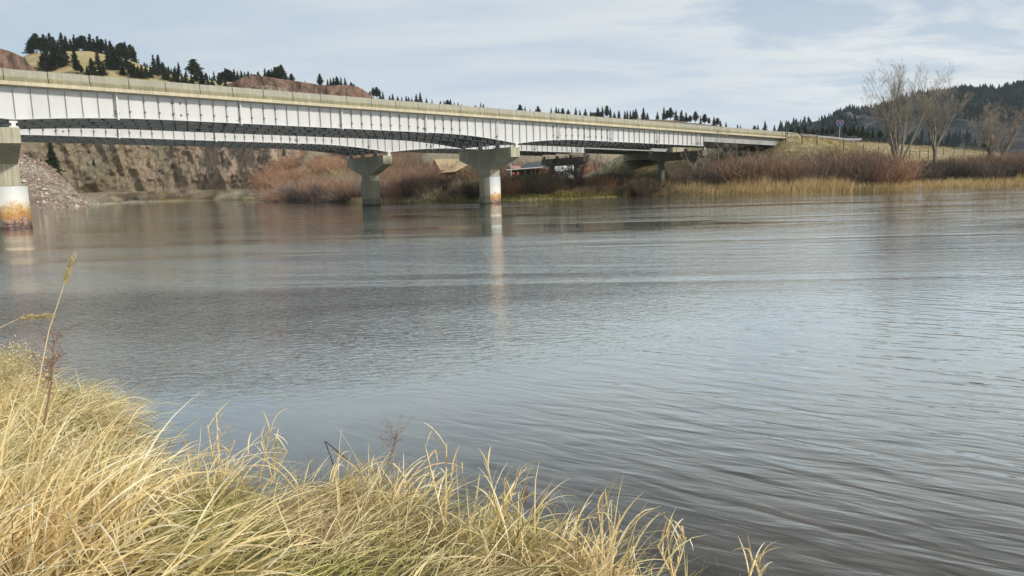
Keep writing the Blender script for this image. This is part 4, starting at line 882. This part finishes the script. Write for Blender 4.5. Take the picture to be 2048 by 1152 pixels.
st_zone(48, 28, 50, -34, 7, 1.4, 3.0, [DARK, OLV, BRN, GREY], '%s added dark shrub from the left, deepening the shade under the two decks', 'added shrubs under the decks')  # dark shrubs added to deepen the shade beneath the bridges
for row, (d0, d1, n, y0) in enumerate([(45, 60, 14, 345), (65, 85, 14, 330), (88, 115, 16, 312), (118, 140, 12, 300)]):
    zone(n, 562+row*4, 735, [(560, y0+12), (600, y0-4), (740, y0-4)], d0, d1, (lambda px, h: random.choice((TAN, (.42, .36, .2), BRN)) if px > 625 and row < 2 else random.choice((ORNG, ORNG, RUST))), '%s orange willow from the left in '+('the lowest', 'the second', 'the third', 'the topmost')[row]+' row on the scrubby slope', 'orange shrubs on the slope', .35, (1.2, 1.9), hmax=8, hj=.3)
zone(22, 750, 1000, [(750, 300), (1000, 312)], 70, 110, [BRN, GREY, (.4, .22, .13)], '%s brown tall shrub from the left on the rise behind the lodge', 'shrubs behind the lodge', .3, (1.1, 1.7), hmax=8)
zone(22, 1010, 1230, [(1000, 308), (1230, 316)], 85, 120, [RUST, (.42, .22, .15), BRN], '%s red-brown shrub from the left behind the dark-roofed cabin', 'shrubs behind the cabin', .3, (1.1, 1.7), hmax=8)
zone(60, 182, 535, [(180, 386), (300, 377), (400, 373), (535, 376)], 2, 22, [GREY, BRN, TAN, DARK, PALE], '%s small bush from the left along the foot of the cliff', 'bushes along the cliff foot', .8, (1., 1.8), hmax=3.8, hj=.5)
for px, py, h, Y, c, l in [(172, 404, 4.6, 238, PALE, 'large pale silvery bare bush at the right foot of the scree'), (190, 405, 4.2, 242, PALE, 'second pale silvery bush just right of the largest one at the scree'), (152, 390, 3.6, 236, TAN, 'tan bare bush higher up beside the scree edge'), (160, 372, 3.6, 248, PALE, 'pale bare bush on the slope above the silvery ones'), (356, 392, 3.2, 318, PALE, 'pale round bush midway along the cliff foot'), (75, 412, 2.2, 206, GREY, 'grey bush at the waterline left end of the scree'), (90, 411, 2.0, 208, DARK, 'small dark bush at the waterline beneath the scree'), (118, 408, 2., 214, GREY, 'grey low bush further right under the scree')]:
    p = at(px, py, Y); p.z = gz(p.x, p.y); shrub(p, h, c, l, None, True, 1.4)
# ------------------------------------------------------------------ bare trees
def tree_skel(seed, H, stems, spread, lev=4, r0=.2, fork=.12, upb=.35, kids=(4, 6, 5, 4), broom=0):
    r = random.Random(seed); thick = MB(); tw = [[], [], [], [], []]   # twig arrays: base, az, e, L, w
    def grow(p, d, L, rad, l):
        n = 6 if l < 2 else 4; pts = [p]; dd = d.copy()
        for i in range(n):
            dd = (dd+Vector((r.gauss(0, .055), r.gauss(0, .055), r.gauss(0, .03)+upb*.12))).normalized(); pts.append(pts[-1]+dd*(L/n))
        rads = [rad*(1-.72*i/n) for i in range(n+1)]
        thick.tube(pts, rads, 6 if l == 0 else (5 if l == 1 else 3), cap=False)
        nk = kids[min(l, len(kids)-1)]
        for k in range(nk):
            t = (.22 if l else .30)+.72*(k+r.random()*.8)/nk; i = min(n-1, int(t*n)); q = pts[i].lerp(pts[i+1], t*n-i); a = r.random()*6.28; th = r.uniform(.35, .8)*(1.15 if broom else 1)
            dl = (pts[i+1]-pts[i]).normalized(); x = dl.cross(Vector((cos(a), sin(a), .3))).normalized(); nd = (dl*cos(th)+x*sin(th)); nd.z = nd.z+upb*.3; nd.normalize(); nl = L*r.uniform(.42, .72)*(1-.35*t)
            if l+1 < lev: grow(q, nd, nl, rad*(1-.72*t)*.55, l+1)
            else:
                for z in range(2): tw[0].append(tuple(q+nd*(.05*z))); tw[1].append(atan2(nd.y, nd.x)+r.gauss(0, .5)); tw[2].append(math.asin(max(-1, min(1, nd.z)))+r.gauss(0, .3)); tw[3].append(nl*r.uniform(.6, 1.4)); tw[4].append(max(.016, rad*.5))
        if l+1 >= lev:
            for z in range(4): tw[0].append(tuple(pts[-2])); tw[1].append(atan2(dd.y, dd.x)+r.gauss(0, .6)); tw[2].append(1.0+r.gauss(0, .35)); tw[3].append(L*r.uniform(.3, .6)); tw[4].append(.018)
    trunk = MB(); trunk.tube([(0, 0, -.8), (0, 0, fork*H*.5), (.03, 0, fork*H)], [r0*1.35, r0*1.05, r0], 10, cap=False)
    for k in range(stems):
        a = 6.28*k/stems+r.uniform(-.4, .4); th = spread*r.uniform(.4, 1.15) if stems > 1 else .04
        grow(Vector((0, 0, fork*H*(.8 if k else .9))), Vector((sin(th)*cos(a), sin(th)*sin(a), cos(th))), H*(1-fork)*r.uniform(.72, 1.)*(1-.25*th), r0*(.62 if stems > 1 else .95), 0)
    return trunk, thick, [np.array(q, float) for q in tw]
def bare_tree(p, label, seed, H, stems, spread, tcol, group=None, leaves=0, name='bare_tree', bark=None, **kw):
    trunk, thick, tw = tree_skel(seed, H, stems, spread, **kw); rt = root(name, (0, 0, 0), label, 'tree', group); rt.location = p; bk = bark or M['palebark']
    trunk.build('trunk', bk, rt); thick.build('branches', bk, rt, smooth=True)
    n = len(tw[0]); v, q = blades(tw[0], tw[1], tw[3], tw[4]*1.05, tw[2], np.random.default_rng(seed).uniform(-.9, .3, n), 4, 1.5, 0, seed, wprof=lambda t: 1.1-.8*t, curl=.06)
    o = link_mesh('twigs', quads_mesh('twigs', v, q, [M['twig']]), rt); o.color = (*tcol, 1)
    if leaves:
        rr = np.random.default_rng(seed); i = rr.integers(0, n, leaves); b = tw[0][i]; b = b[b[:, 2] < H*.72]; m_ = len(b); v, q = blades(b+rr.normal(size=(m_, 3))*.25, rr.random(m_)*6.28, np.full(m_, .16), np.full(m_, .10), rr.uniform(-1, .5, m_), np.zeros(m_), 2, 1.5, 0, 5); o = link_mesh('last_leaves', quads_mesh('last_leaves', v, q, [M['twig']]), rt); o.color = (.30, .23, .10, 1)
    return rt
def gp(px, Y): u = ray(px, 320).x; return Vector((u*Y, Y, gz(u*Y, Y)))
TWC = (.36, .31, .24)
def tree_at(px, Y, ytop, label, seed, stems, spread, col, **kw):
    p = gp(px, Y); H = (at(px, ytop, Y).z-p.z); bare_tree(p, label, seed, H*kw.pop('hs', 1.), stems, spread, col, **kw)
tree_at(1797, 114, 152, 'tallest bare cottonwood, many pale stems forking low, right of the grass embankment', 5, 8, .42, TWC, leaves=420, r0=.30, fork=.10, kids=(6, 5, 4, 3), upb=.6, name='cottonwood_tree')
tree_at(1869, 115, 160, 'bare cottonwood with a single dark lower trunk and narrow crown, right of the tallest one', 8, 6, .40, TWC, leaves=250, r0=.26, fork=.33, kids=(7, 5, 4, 3), upb=.6, name='cottonwood_tree')
tree_at(1988, 116, 210, 'short bushy bare tree with a thick trunk and broom-like crown near the right edge', 12, 9, .70, (.38, .30, .23), r0=.36, fork=.16, kids=(5, 5, 4, 4), upb=.5, broom=1, name='bare_tree')
tree_at(1440, 110, 262, 'slim grey bare tree in front of the short end span of the nearer bridge', 21, 4, .5, (.34, .31, .28), r0=.10, fork=.15, lev=3, kids=(5, 4, 3))
tree_at(1400, 109, 285, 'small bare tree with a pale trunk by the end bent of the nearer bridge', 22, 4, .6, (.34, .29, .24), r0=.12, fork=.3, lev=3, kids=(5, 4, 3))
tree_at(1495, 112, 285, 'low bare sapling under the shallow end girder, left of a rusty willow', 23, 5, .6, (.33, .27, .23), r0=.08, fork=.1, lev=3, kids=(5, 4, 3))
tree_at(1128, 113, 302, 'crooked dark bare tree leaning at the water below the farther bridge', 31, 5, .85, (.16, .14, .12), r0=.17, fork=.14, lev=4, kids=(5, 5, 5, 3), bark=M['bark'])
tree_at(1158, 116, 300, 'dense dark bare tree in front of the two-column bent of the farther bridge', 32, 5, .6, (.17, .15, .12), r0=.14, fork=.2, lev=4, kids=(5, 5, 5, 3), bark=M['bark'])
tree_at(1195, 130, 305, 'slender bare tree beside the shaded embankment slope', 33, 3, .35, (.24, .21, .18), r0=.10, fork=.3, lev=3, kids=(5, 4, 3), bark=M['bark'])
tree_at(1210, 126, 312, 'thin bare sapling right of the slender tree at the embankment foot', 34, 3, .4, (.22, .19, .16), r0=.08, fork=.25, lev=3, kids=(5, 4, 3), bark=M['bark'])
tree_at(842, 172, 300, 'round dark bare tree standing left of the tan-roofed lodge', 41, 7, .8, (.20, .16, .13), r0=.22, fork=.1, lev=4, kids=(5, 5, 4, 3), bark=M['bark'])
tree_at(800, 176, 304, 'brown bare tree beside the cap of the farther bridge pier', 42, 6, .7, (.34, .22, .15), r0=.2, fork=.1, lev=4, kids=(5, 5, 4, 3), bark=M['bark'])
tree_at(1040, 215, 300, 'pale-stemmed bare tree behind the pink roof patch', 43, 4, .45, (.42, .32, .25), r0=.16, fork=.15, lev=3, kids=(5, 4, 3))
tree_at(1087, 190, 302, 'pale bare tree at the right end of the dark-roofed cabin', 44, 3, .3, (.40, .35, .28), r0=.14, fork=.3, lev=3, kids=(5, 4, 3))
tree_at(925, 225, 300, 'bare tree rising behind the tan roof of the lodge', 45, 5, .5, (.40, .34, .24), r0=.16, fork=.15, lev=3, kids=(5, 4, 3))
tree_at(895, 232, 300, 'bare tree behind the left part of the tan lodge roof', 46, 5, .5, (.36, .30, .2), r0=.16, fork=.15, lev=3, kids=(5, 4, 3))
# ------------------------------------------------------------------ stones
def stone(p, s, mt, label, cat='rock', name='boulder', seed=0, group=None):
    bm_ = MB(); r = np.random.default_rng(seed); V = []; F4 = []; n, k = 8, 12
    for i in range(n+1):
        for j in range(k): a = pi*i/n; b = 2*pi*j/k; V.append((sin(a)*cos(b), sin(a)*sin(b), cos(a)))
    V = np.array(V); nz = 1+.35*fbm(V[:, 0]*1.3+seed, V[:, 1]*1.3, V[:, 2]*1.3, 3); V = np.clip(V*nz[:, None], -.82, .82)*np.array(s); V[:, 2] += s[2]*.25
    bm_.add(V, [(i*k+j, i*k+(j+1) % k, (i+1)*k+(j+1) % k, (i+1)*k+j) for i in range(n) for j in range(k)]); o = bm_.build(name, mt); o.location = p; return tag(o, label, cat, group)
p = onz(1845, 377); stone(Vector((p.x, p.y+1.3, .16)), (.75, .5, .30), M['palestone'], 'pale flat-faced boulder at the waterline in the yellow grass below the cottonwoods', seed=3)
for i, px in enumerate((1876, 1884, 1893)): p = onz(px, 375.5-i*.4); stone(Vector((p.x, p.y, .03)), (.45, .3, .16), M['palestone'], ('left', 'middle', 'right')[i]+' one of three small pale stones right of the waterline boulder', seed=9+i)
for i, (px, py) in enumerate(((482, 412), (491, 411.5))): p = onz(px, py); stone(Vector((p.x, p.y, -.05)), (.5, .4, .16), M['bark'], ('left', 'right')[i]+' one of two dark stones breaking the river surface below the cliff', seed=19+i)
def log(a, b, rad, label): c = (a+b)/2; mb = MB(); mb.tube([a, a.lerp(b, .35)+UP*.08, a.lerp(b, .7), b], [rad, rad*.9, rad*.75, rad*.4], 7); tag(mb.build('driftwood_log', M['wood'], None, c), label, 'log')
p = onz(1944, 372); log(Vector((p.x-1.2, p.y+3.0, 1.0)), Vector((p.x+.9, p.y+3.4, 1.15)), .13, 'bleached driftwood log in the grass below the dark willows on the right bank')
# gravel shore at the left
rr = np.random.default_rng(3); mb = MB(); oc = np.array([(1, 0, 0), (0, 1, 0), (-1, 0, 0), (0, -1, 0), (0, 0, .8), (0, 0, -.5)])
q_ = shore_pts(40, 330, 800, -.4, 1.8, rr)
for p in q_:
    s = rr.uniform(.10, .38); mb.add(np.array(p)+[0, 0, .05]+oc*s*rr.uniform(.6, 1.3, (6, 3)), [(0, 1, 4), (1, 2, 4), (2, 3, 4), (3, 0, 4), (1, 0, 5), (2, 1, 5), (3, 2, 5), (0, 3, 5)])
tag(mb.build('gravel', M['stone']), 'pale stones along the far left waterline under the scree', 'gravel', kind='stuff')
rr = np.random.default_rng(8); SC = bpy.data.objects['scree'].data; cc = np.zeros(len(SC.vertices)*3); SC.vertices.foreach_get('co', cc); cc = cc.reshape(160, 90, 3); mb = MB()
for _ in range(2600):
    i = rr.integers(20, 158); j = rr.integers(2, 66); f = rr.random(2); p = cc[i, j]*(1-f[0])+cc[i+1, j]*f[0]; p = p+(cc[i, j+1]-cc[i, j])*f[1]; s = rr.uniform(.12, .5)*(1+1.2*(rr.random() > .93))
    mb.add(p+[0, 0, .05]+oc*s*rr.uniform(.5, 1.3, (6, 3)), [(0, 1, 4), (1, 2, 4), (2, 3, 4), (3, 0, 4), (1, 0, 5), (2, 1, 5), (3, 2, 5), (0, 3, 5)])
tag(mb.build('scree_rocks', M['scree_rock']), 'loose pale and rusty rocks covering the scree slope behind the left pier', 'rocks', kind='stuff')
# ------------------------------------------------------------------ foreground grass
r = np.random.default_rng(77)
def bank_pts(n, x0, x1, y0, y1, sd0=.0, sd1=9):
    x = r.uniform(x0, x1, n); y = r.uniform(y0, y1, n); s = bank_sd(x, y); k = (s > sd0) & (s < sd1); return np.stack([x[k], y[k], bank_z(x[k], y[k])], 1)
PARTS = []; MATP = []
def tufts(c, per, L0, L1, W, e_mean, e_sd, bend0, bend1, rad, azf=None, azs=1.0, seg=8, kink=.15, curl=.05, seed=0, twist=.7):
    n = len(c)*per; b = np.repeat(c, per, 0); off = r.normal(size=(n, 2))*rad; b[:, :2] += off; b[:, 2] = np.maximum(bank_z(b[:, 0], b[:, 1]), -.12)
    ca = np.repeat(r.random(len(c))*6.28 if azf is None else azf(c), per); az = ca+r.normal(size=n)*azs; cl = np.repeat(r.uniform(.75, 1.15, len(c)), per)
    L = r.uniform(L0, L1, n)*cl; w_ = np.full(n, W)*r.uniform(.45, 1.3, n); e0 = np.clip(np.repeat(r.normal(size=len(c))*e_sd*.5+e_mean, per)+r.normal(size=n)*e_sd, .05, 1.55)
    return blades(b, az, L, w_, e0, r.uniform(bend0, bend1, n), seg, twist, kink, seed, np.maximum(bank_z(b[:, 0], b[:, 1]), 0), wprof=lambda t: np.clip(.5+1.6*t-2.0*t**2, .06, 1), curl=curl)
def P_(px, py, z): q = onz(px, py, z); return (q.x, q.y)
# (1) matted blades laid over the low bank
c = bank_pts(5200, -5.5, 1.6, 1.4, 9, .0, 6); n = len(c); b = c.copy(); b[:, 2] += r.uniform(.0, .16, n)
flow = lambda c: .15+1.1*vnoise(c[:, 0]*1.1, c[:, 1]*1.1, 3.)+.5*vnoise(c[:, 0]*3, c[:, 1]*3, 6.)
MATP.append(tufts(c, 7, .22, .62, .0068, .26, .26, .1, 1.1, .07, flow, .85, 6, .2, .08, 1))
c = bank_pts(1500, -4.5, 1.4, 1.6, 7, -.05, 5); MATP.append(tufts(c, 5, .25, .6, .0085, .42, .3, .5, 1.6, .06, flow, .7, 7, .15, .08, 2))
# (2) mounds of arching grass, overhanging the water
c = bank_pts(1500, -7.5, -1.2, 4.2, 10, -.02, 4.0); PARTS.append(tufts(c, 16, .30, .62, .0065, 1.0, .28, 1.2, 2.8, .09, lambda c: .1+1.2*vnoise(c[:, 0]*.9, c[:, 1]*.9, 1.), 1.5, 8, .28, .09, 3))
c = bank_pts(420, -1.0, 1.25, 2.0, 6.0, -.03, .35); PARTS.append(tufts(c, 9, .18, .40, .0075, 1.0, .3, 1.0, 2.8, .06, lambda c: .6+0*c[:, 0], 1.4, 8, .3, .08, 4))
# (3) long fans sweeping up from the lower left
c = bank_pts(170, -3.4, -1.9, 1.6, 3.7, 0, 6); PARTS.append(tufts(c, 20, .5, .9, .0105, 1.2, .22, .5, 1.7, .08, lambda c: .35+1.*vnoise(c[:, 0], c[:, 1], 1.), 1.1, 9, .3, .07, 5))
c = bank_pts(55, -2.6, -1.2, 1.7, 3.2, 0, 6); PARTS.append(tufts(c, 12, .35, .7, .011, .45, .22, .2, 1.1, .06, lambda c: .25+.3*vnoise(c[:, 0], c[:, 1], 1.), .45, 9, .15, .05, 6))
# (4) a few clumps in front
c = np.array([P_(x_, y_, .12)+(0,) for x_, y_ in ((425, 1000), (455, 1010), (410, 1020), (650, 1035), (700, 1030), (740, 1040), (780, 1040), (1000, 1135), (1040, 1145), (1080, 1150), (1130, 1160), (1180, 1185), (950, 1135), (1220, 1200), (1150, 1160), (1020, 1150))])
PARTS.append(tufts(c, 40, .28, .60, .0105, 1.15, .25, .7, 2.2, .06, lambda c: .9+0*c[:, 0], 1.3, 9, .35, .06, 7))
stuff('matted_grass', MATP, M['mat'], 'flattened straw and green grass matted over the near bank', 'grass')
stuff('dry_grass', PARTS, M['straw'], 'tall arching straw-coloured grass covering the near river bank', 'grass')
# standing stalks, each a thing of its own
def stalk(pts, w0, label, head=None, leaves=4, seed=0, mt=None, name='grass_stalk', lw=.012, ll=.3, hcol=None):
    rt = root(name, tuple(pts[0]), label, 'plant'); mb = MB(); P = [Vector(p) for p in pts]; mb.tube(P, [w0*(1-.6*i/(len(P)-1)) for i in range(len(P))], 5); mb.build('stem', mt or M['straw'], rt); rr = np.random.default_rng(seed)
    if leaves:
        b = np.array([P[0].lerp(P[-1], t) for t in rr.uniform(.1, .75, leaves)]); v, q = blades(b, rr.random(leaves)*6.28, rr.uniform(.6, 1.1, leaves)*ll, np.full(leaves, lw), rr.uniform(.8, 1.35, leaves), rr.uniform(.4, 2.4, leaves), 7, .5, .4, seed); o = link_mesh('leaves', quads_mesh('leaves', v-np.array(rt['_o']), q, [mt or M['straw']]), rt)
    if head:
        a, c_ = Vector(head[0]), Vector(head[1]); n = 260; t = rr.random(n); b = np.array([a.lerp(c_, x) for x in t])+rr.normal(size=(n, 3))*.003; d = (c_-a).normalized(); az = np.full(n, atan2(d.y, d.x))+rr.normal(size=n)*.8; e = np.full(n, math.asin(max(-1, min(1, d.z))))+rr.normal(size=n)*.35
        v, q = blades(b, az, rr.uniform(.012, .028, n), np.full(n, .0045), e, rr.uniform(0, .3, n), 2, 1.5, 0, seed); o = link_mesh('seed_head', quads_mesh('seed_head', v-np.array(rt['_o']), q, [M['fluff']]), rt)
Y = 3.0
stalk([at(70, 800, Y), at(98, 660, Y), at(128, 570, Y), at(146, 518, Y)], .0024, 'tall straight grass stalk with a pale seed head rising over the water at left', (at(129, 567, Y), at(148, 514, Y)), 0, 1)
stalk([at(-40, 690, 2.8), at(0, 655, 2.8), at(40, 636, 2.8), at(100, 632, 2.8)], .0018, 'thin grass stalk arching horizontally from the left edge with a soft seed head', (at(40, 636, 2.8), at(101, 632, 2.8)), 0, 2)
def weed(px0, py0, px1, py1, Y, label, seed, n=26, mt='weed', sp=.11):
    a, b = at(px0, py0, Y), at(px1, py1, Y); rt = root('dry_weed', tuple(a), label, 'plant'); mb = MB(); mb.tube([a, a.lerp(b, .5)+Vector((.01, 0, 0)), b], [.005, .004, .002], 5); mb.build('stem', M[mt], rt); rr = np.random.default_rng(seed)
    B0 = np.array([a.lerp(b, t) for t in rr.uniform(.35, 1., n)]); az = rr.random(n)*6.28; Lb = rr.uniform(.4, 1., n)*sp; v, q = blades(B0, az, Lb, np.full(n, .0028), rr.uniform(.4, 1.2, n), rr.uniform(-.5, .3, n), 4, 1, 0, seed, wprof=lambda t: 1-.5*t); o = link_mesh('twigs', quads_mesh('twigs', v-np.array(rt['_o']), q, [M[mt]]), rt)
    tip = v.reshape(n, 5, 2, 3).mean(2)[:, -2:].reshape(-1, 3); tip = np.repeat(tip, 7, 0)+rr.normal(size=(len(tip)*7, 3))*.009; m_ = len(tip); v, q = blades(tip, rr.random(m_)*6.28, np.full(m_, .008), np.full(m_, .006), rr.uniform(-1, 1.5, m_), np.zeros(m_), 2, 2, 0, 3); link_mesh('seed_clusters', quads_mesh('seed_clusters', v-np.array(rt['_o']), q, [M[mt]]), rt)
weed(88, 850, 108, 682, 3.1, 'dark reddish dry weed with branching seed clusters beside the tall stalk at left', 1, 40)
weed(775, 930, 795, 860, 4.6, 'wispy brown weed with tiny seed heads above the bank grass near the middle', 2, 24, 'weed', .16)
weed(1050, 1010, 1053, 975, 4.0, 'small dry thistle-like weed poking above the clump at right', 3, 8, 'weed', .03)
def reedclump(px, py, tops, Y, label, seed):
    a = at(px, py, Y); rt = root('reed_clump', tuple(a), label, 'plant'); rr = np.random.default_rng(seed)
    for i, (tx, ty) in enumerate(tops):
        b = at(tx, ty, Y+rr.uniform(-.05, .05)); s0 = a+Vector((rr.normal()*.03, rr.normal()*.03, 0)); mb = MB(); mb.tube([s0, s0.lerp(b, .5)+Vector((rr.normal()*.006, 0, 0)), b], [.0055, .005, .003], 5); mb.build('stem', M['straw'], rt)
        k = 7; B0 = np.array([s0.lerp(b, t) for t in np.linspace(.35, .96, k)]); v, q = blades(B0, rr.normal(size=k)*.9+(0 if rr.random() > .4 else 3.1), rr.uniform(.08, .22, k), np.full(k, .012), rr.uniform(.9, 1.45, k), rr.uniform(.2, 2., k), 7, .5, .35, seed+i); link_mesh('leaves', quads_mesh('leaves', v-np.array(rt['_o']), q, [M['straw']]), rt)
reedclump(540, 965, [(545, 848), (522, 868), (552, 880), (575, 900)], 4.9, 'upright clump of broken reed stems standing in the water left of centre', 3)
reedclump(880, 1075, [(850, 890), (893, 888), (905, 940)], 3.9, 'tall pair of pale leafy reed stems at the bank edge near the centre', 6)
reedclump(1005, 1085, [(975, 930), (1043, 935), (1010, 955)], 3.8, 'curling reed stems with bent golden leaves right of the tall pair', 9)
reedclump(1215, 1150, [(1210, 978), (1195, 1010), (1240, 1030)], 3.7, 'drooping long-bladed reed leaning over the water at the right of the bank', 12)
reedclump(1335, 1150, [(1333, 1060), (1315, 1090), (1372, 1075)], 3.6, 'short broken reeds at the right tip of the bank', 15)
reedclump(1512, 1180, [(1508, 1120), (1518, 1128)], 3.4, 'lone pair of thin reed tips at the bottom edge, out in the water', 18)
reedclump(430, 985, [(432, 825), (415, 850), (470, 880), (500, 905)], 4.7, 'feathery leaning reed spray left of the broken reed clump', 21)
# fluffy rabbitbrush at the left edge
rt = root('fluffy_bush', tuple(at(10, 820, 4.2)), 'pale yellow fluffy seeded bush at the left edge above the bank grass', 'shrub'); rr = np.random.default_rng(9); a = at(8, 830, 4.2)
n = 60; az = rr.random(n)*6.28; v, q = blades(np.tile(np.array(a), (n, 1)), az, rr.uniform(.22, .40, n), np.full(n, .004), rr.uniform(1.0, 1.5, n), rr.uniform(-.2, .5, n), 5, 1, 0, 1); link_mesh('stems', quads_mesh('stems', v-np.array(rt['_o']), q, [M['straw']]), rt)
tip = v.reshape(n, 6, 2, 3).mean(2)[:, -1]; tip = np.repeat(tip, 60, 0)+rr.normal(size=(n*60, 3))*.024; m_ = len(tip); v, q = blades(tip, rr.random(m_)*6.28, np.full(m_, .014), np.full(m_, .008), rr.uniform(-1, 1.5, m_), np.zeros(m_), 2, 2, 0, 3); link_mesh('seed_fluff', quads_mesh('seed_fluff', v-np.array(rt['_o']), q, [M['fluff']]), rt)
# floating leaf and stick
p = onz(567, 795); mb = MB(); mb.add([(p.x-.03, p.y, .006), (p.x, p.y-.012, .008), (p.x+.035, p.y, .006), (p.x, p.y+.014, .012)], [(0, 1, 2, 3)]); tag(mb.build('fallen_leaf', M['fluff'], None, p), 'tiny pale leaf floating on the calm water', 'leaf')
mb = MB(); a_, b_ = Vector(onz(650, 882)), Vector(onz(700, 925, .22)); mb.tube([a_, (a_+b_)/2+Vector((0, 0, .004)), b_], [.004, .006, .007], 6); tag(mb.build('dark_stick', M['bark'], None, a_),  'thin dark stick poking from the bank grass into the water', 'stick')

# ------------------------------------------------------------------ thin blue air
mb = MB(); mb.box((0, 900, 146.5), (4400, 2700, 299)); hz = mb.build('haze', []); m = bpy.data.materials.new('haze'); m.use_nodes = True; t = m.node_tree; t.nodes.clear()
pvn = t.nodes.new('ShaderNodeVolumePrincipled'); pvn.inputs['Color'].default_value = (.80, .88, 1, 1); pvn.inputs['Density'].default_value = .00008; pvn.inputs['Anisotropy'].default_value = .0
t.links.new(pvn.outputs[0], t.nodes.new('ShaderNodeOutputMaterial').inputs['Volume']); hz.data.materials.append(m); tag(hz, 'thin bluish air over the valley', 'haze', kind='stuff')
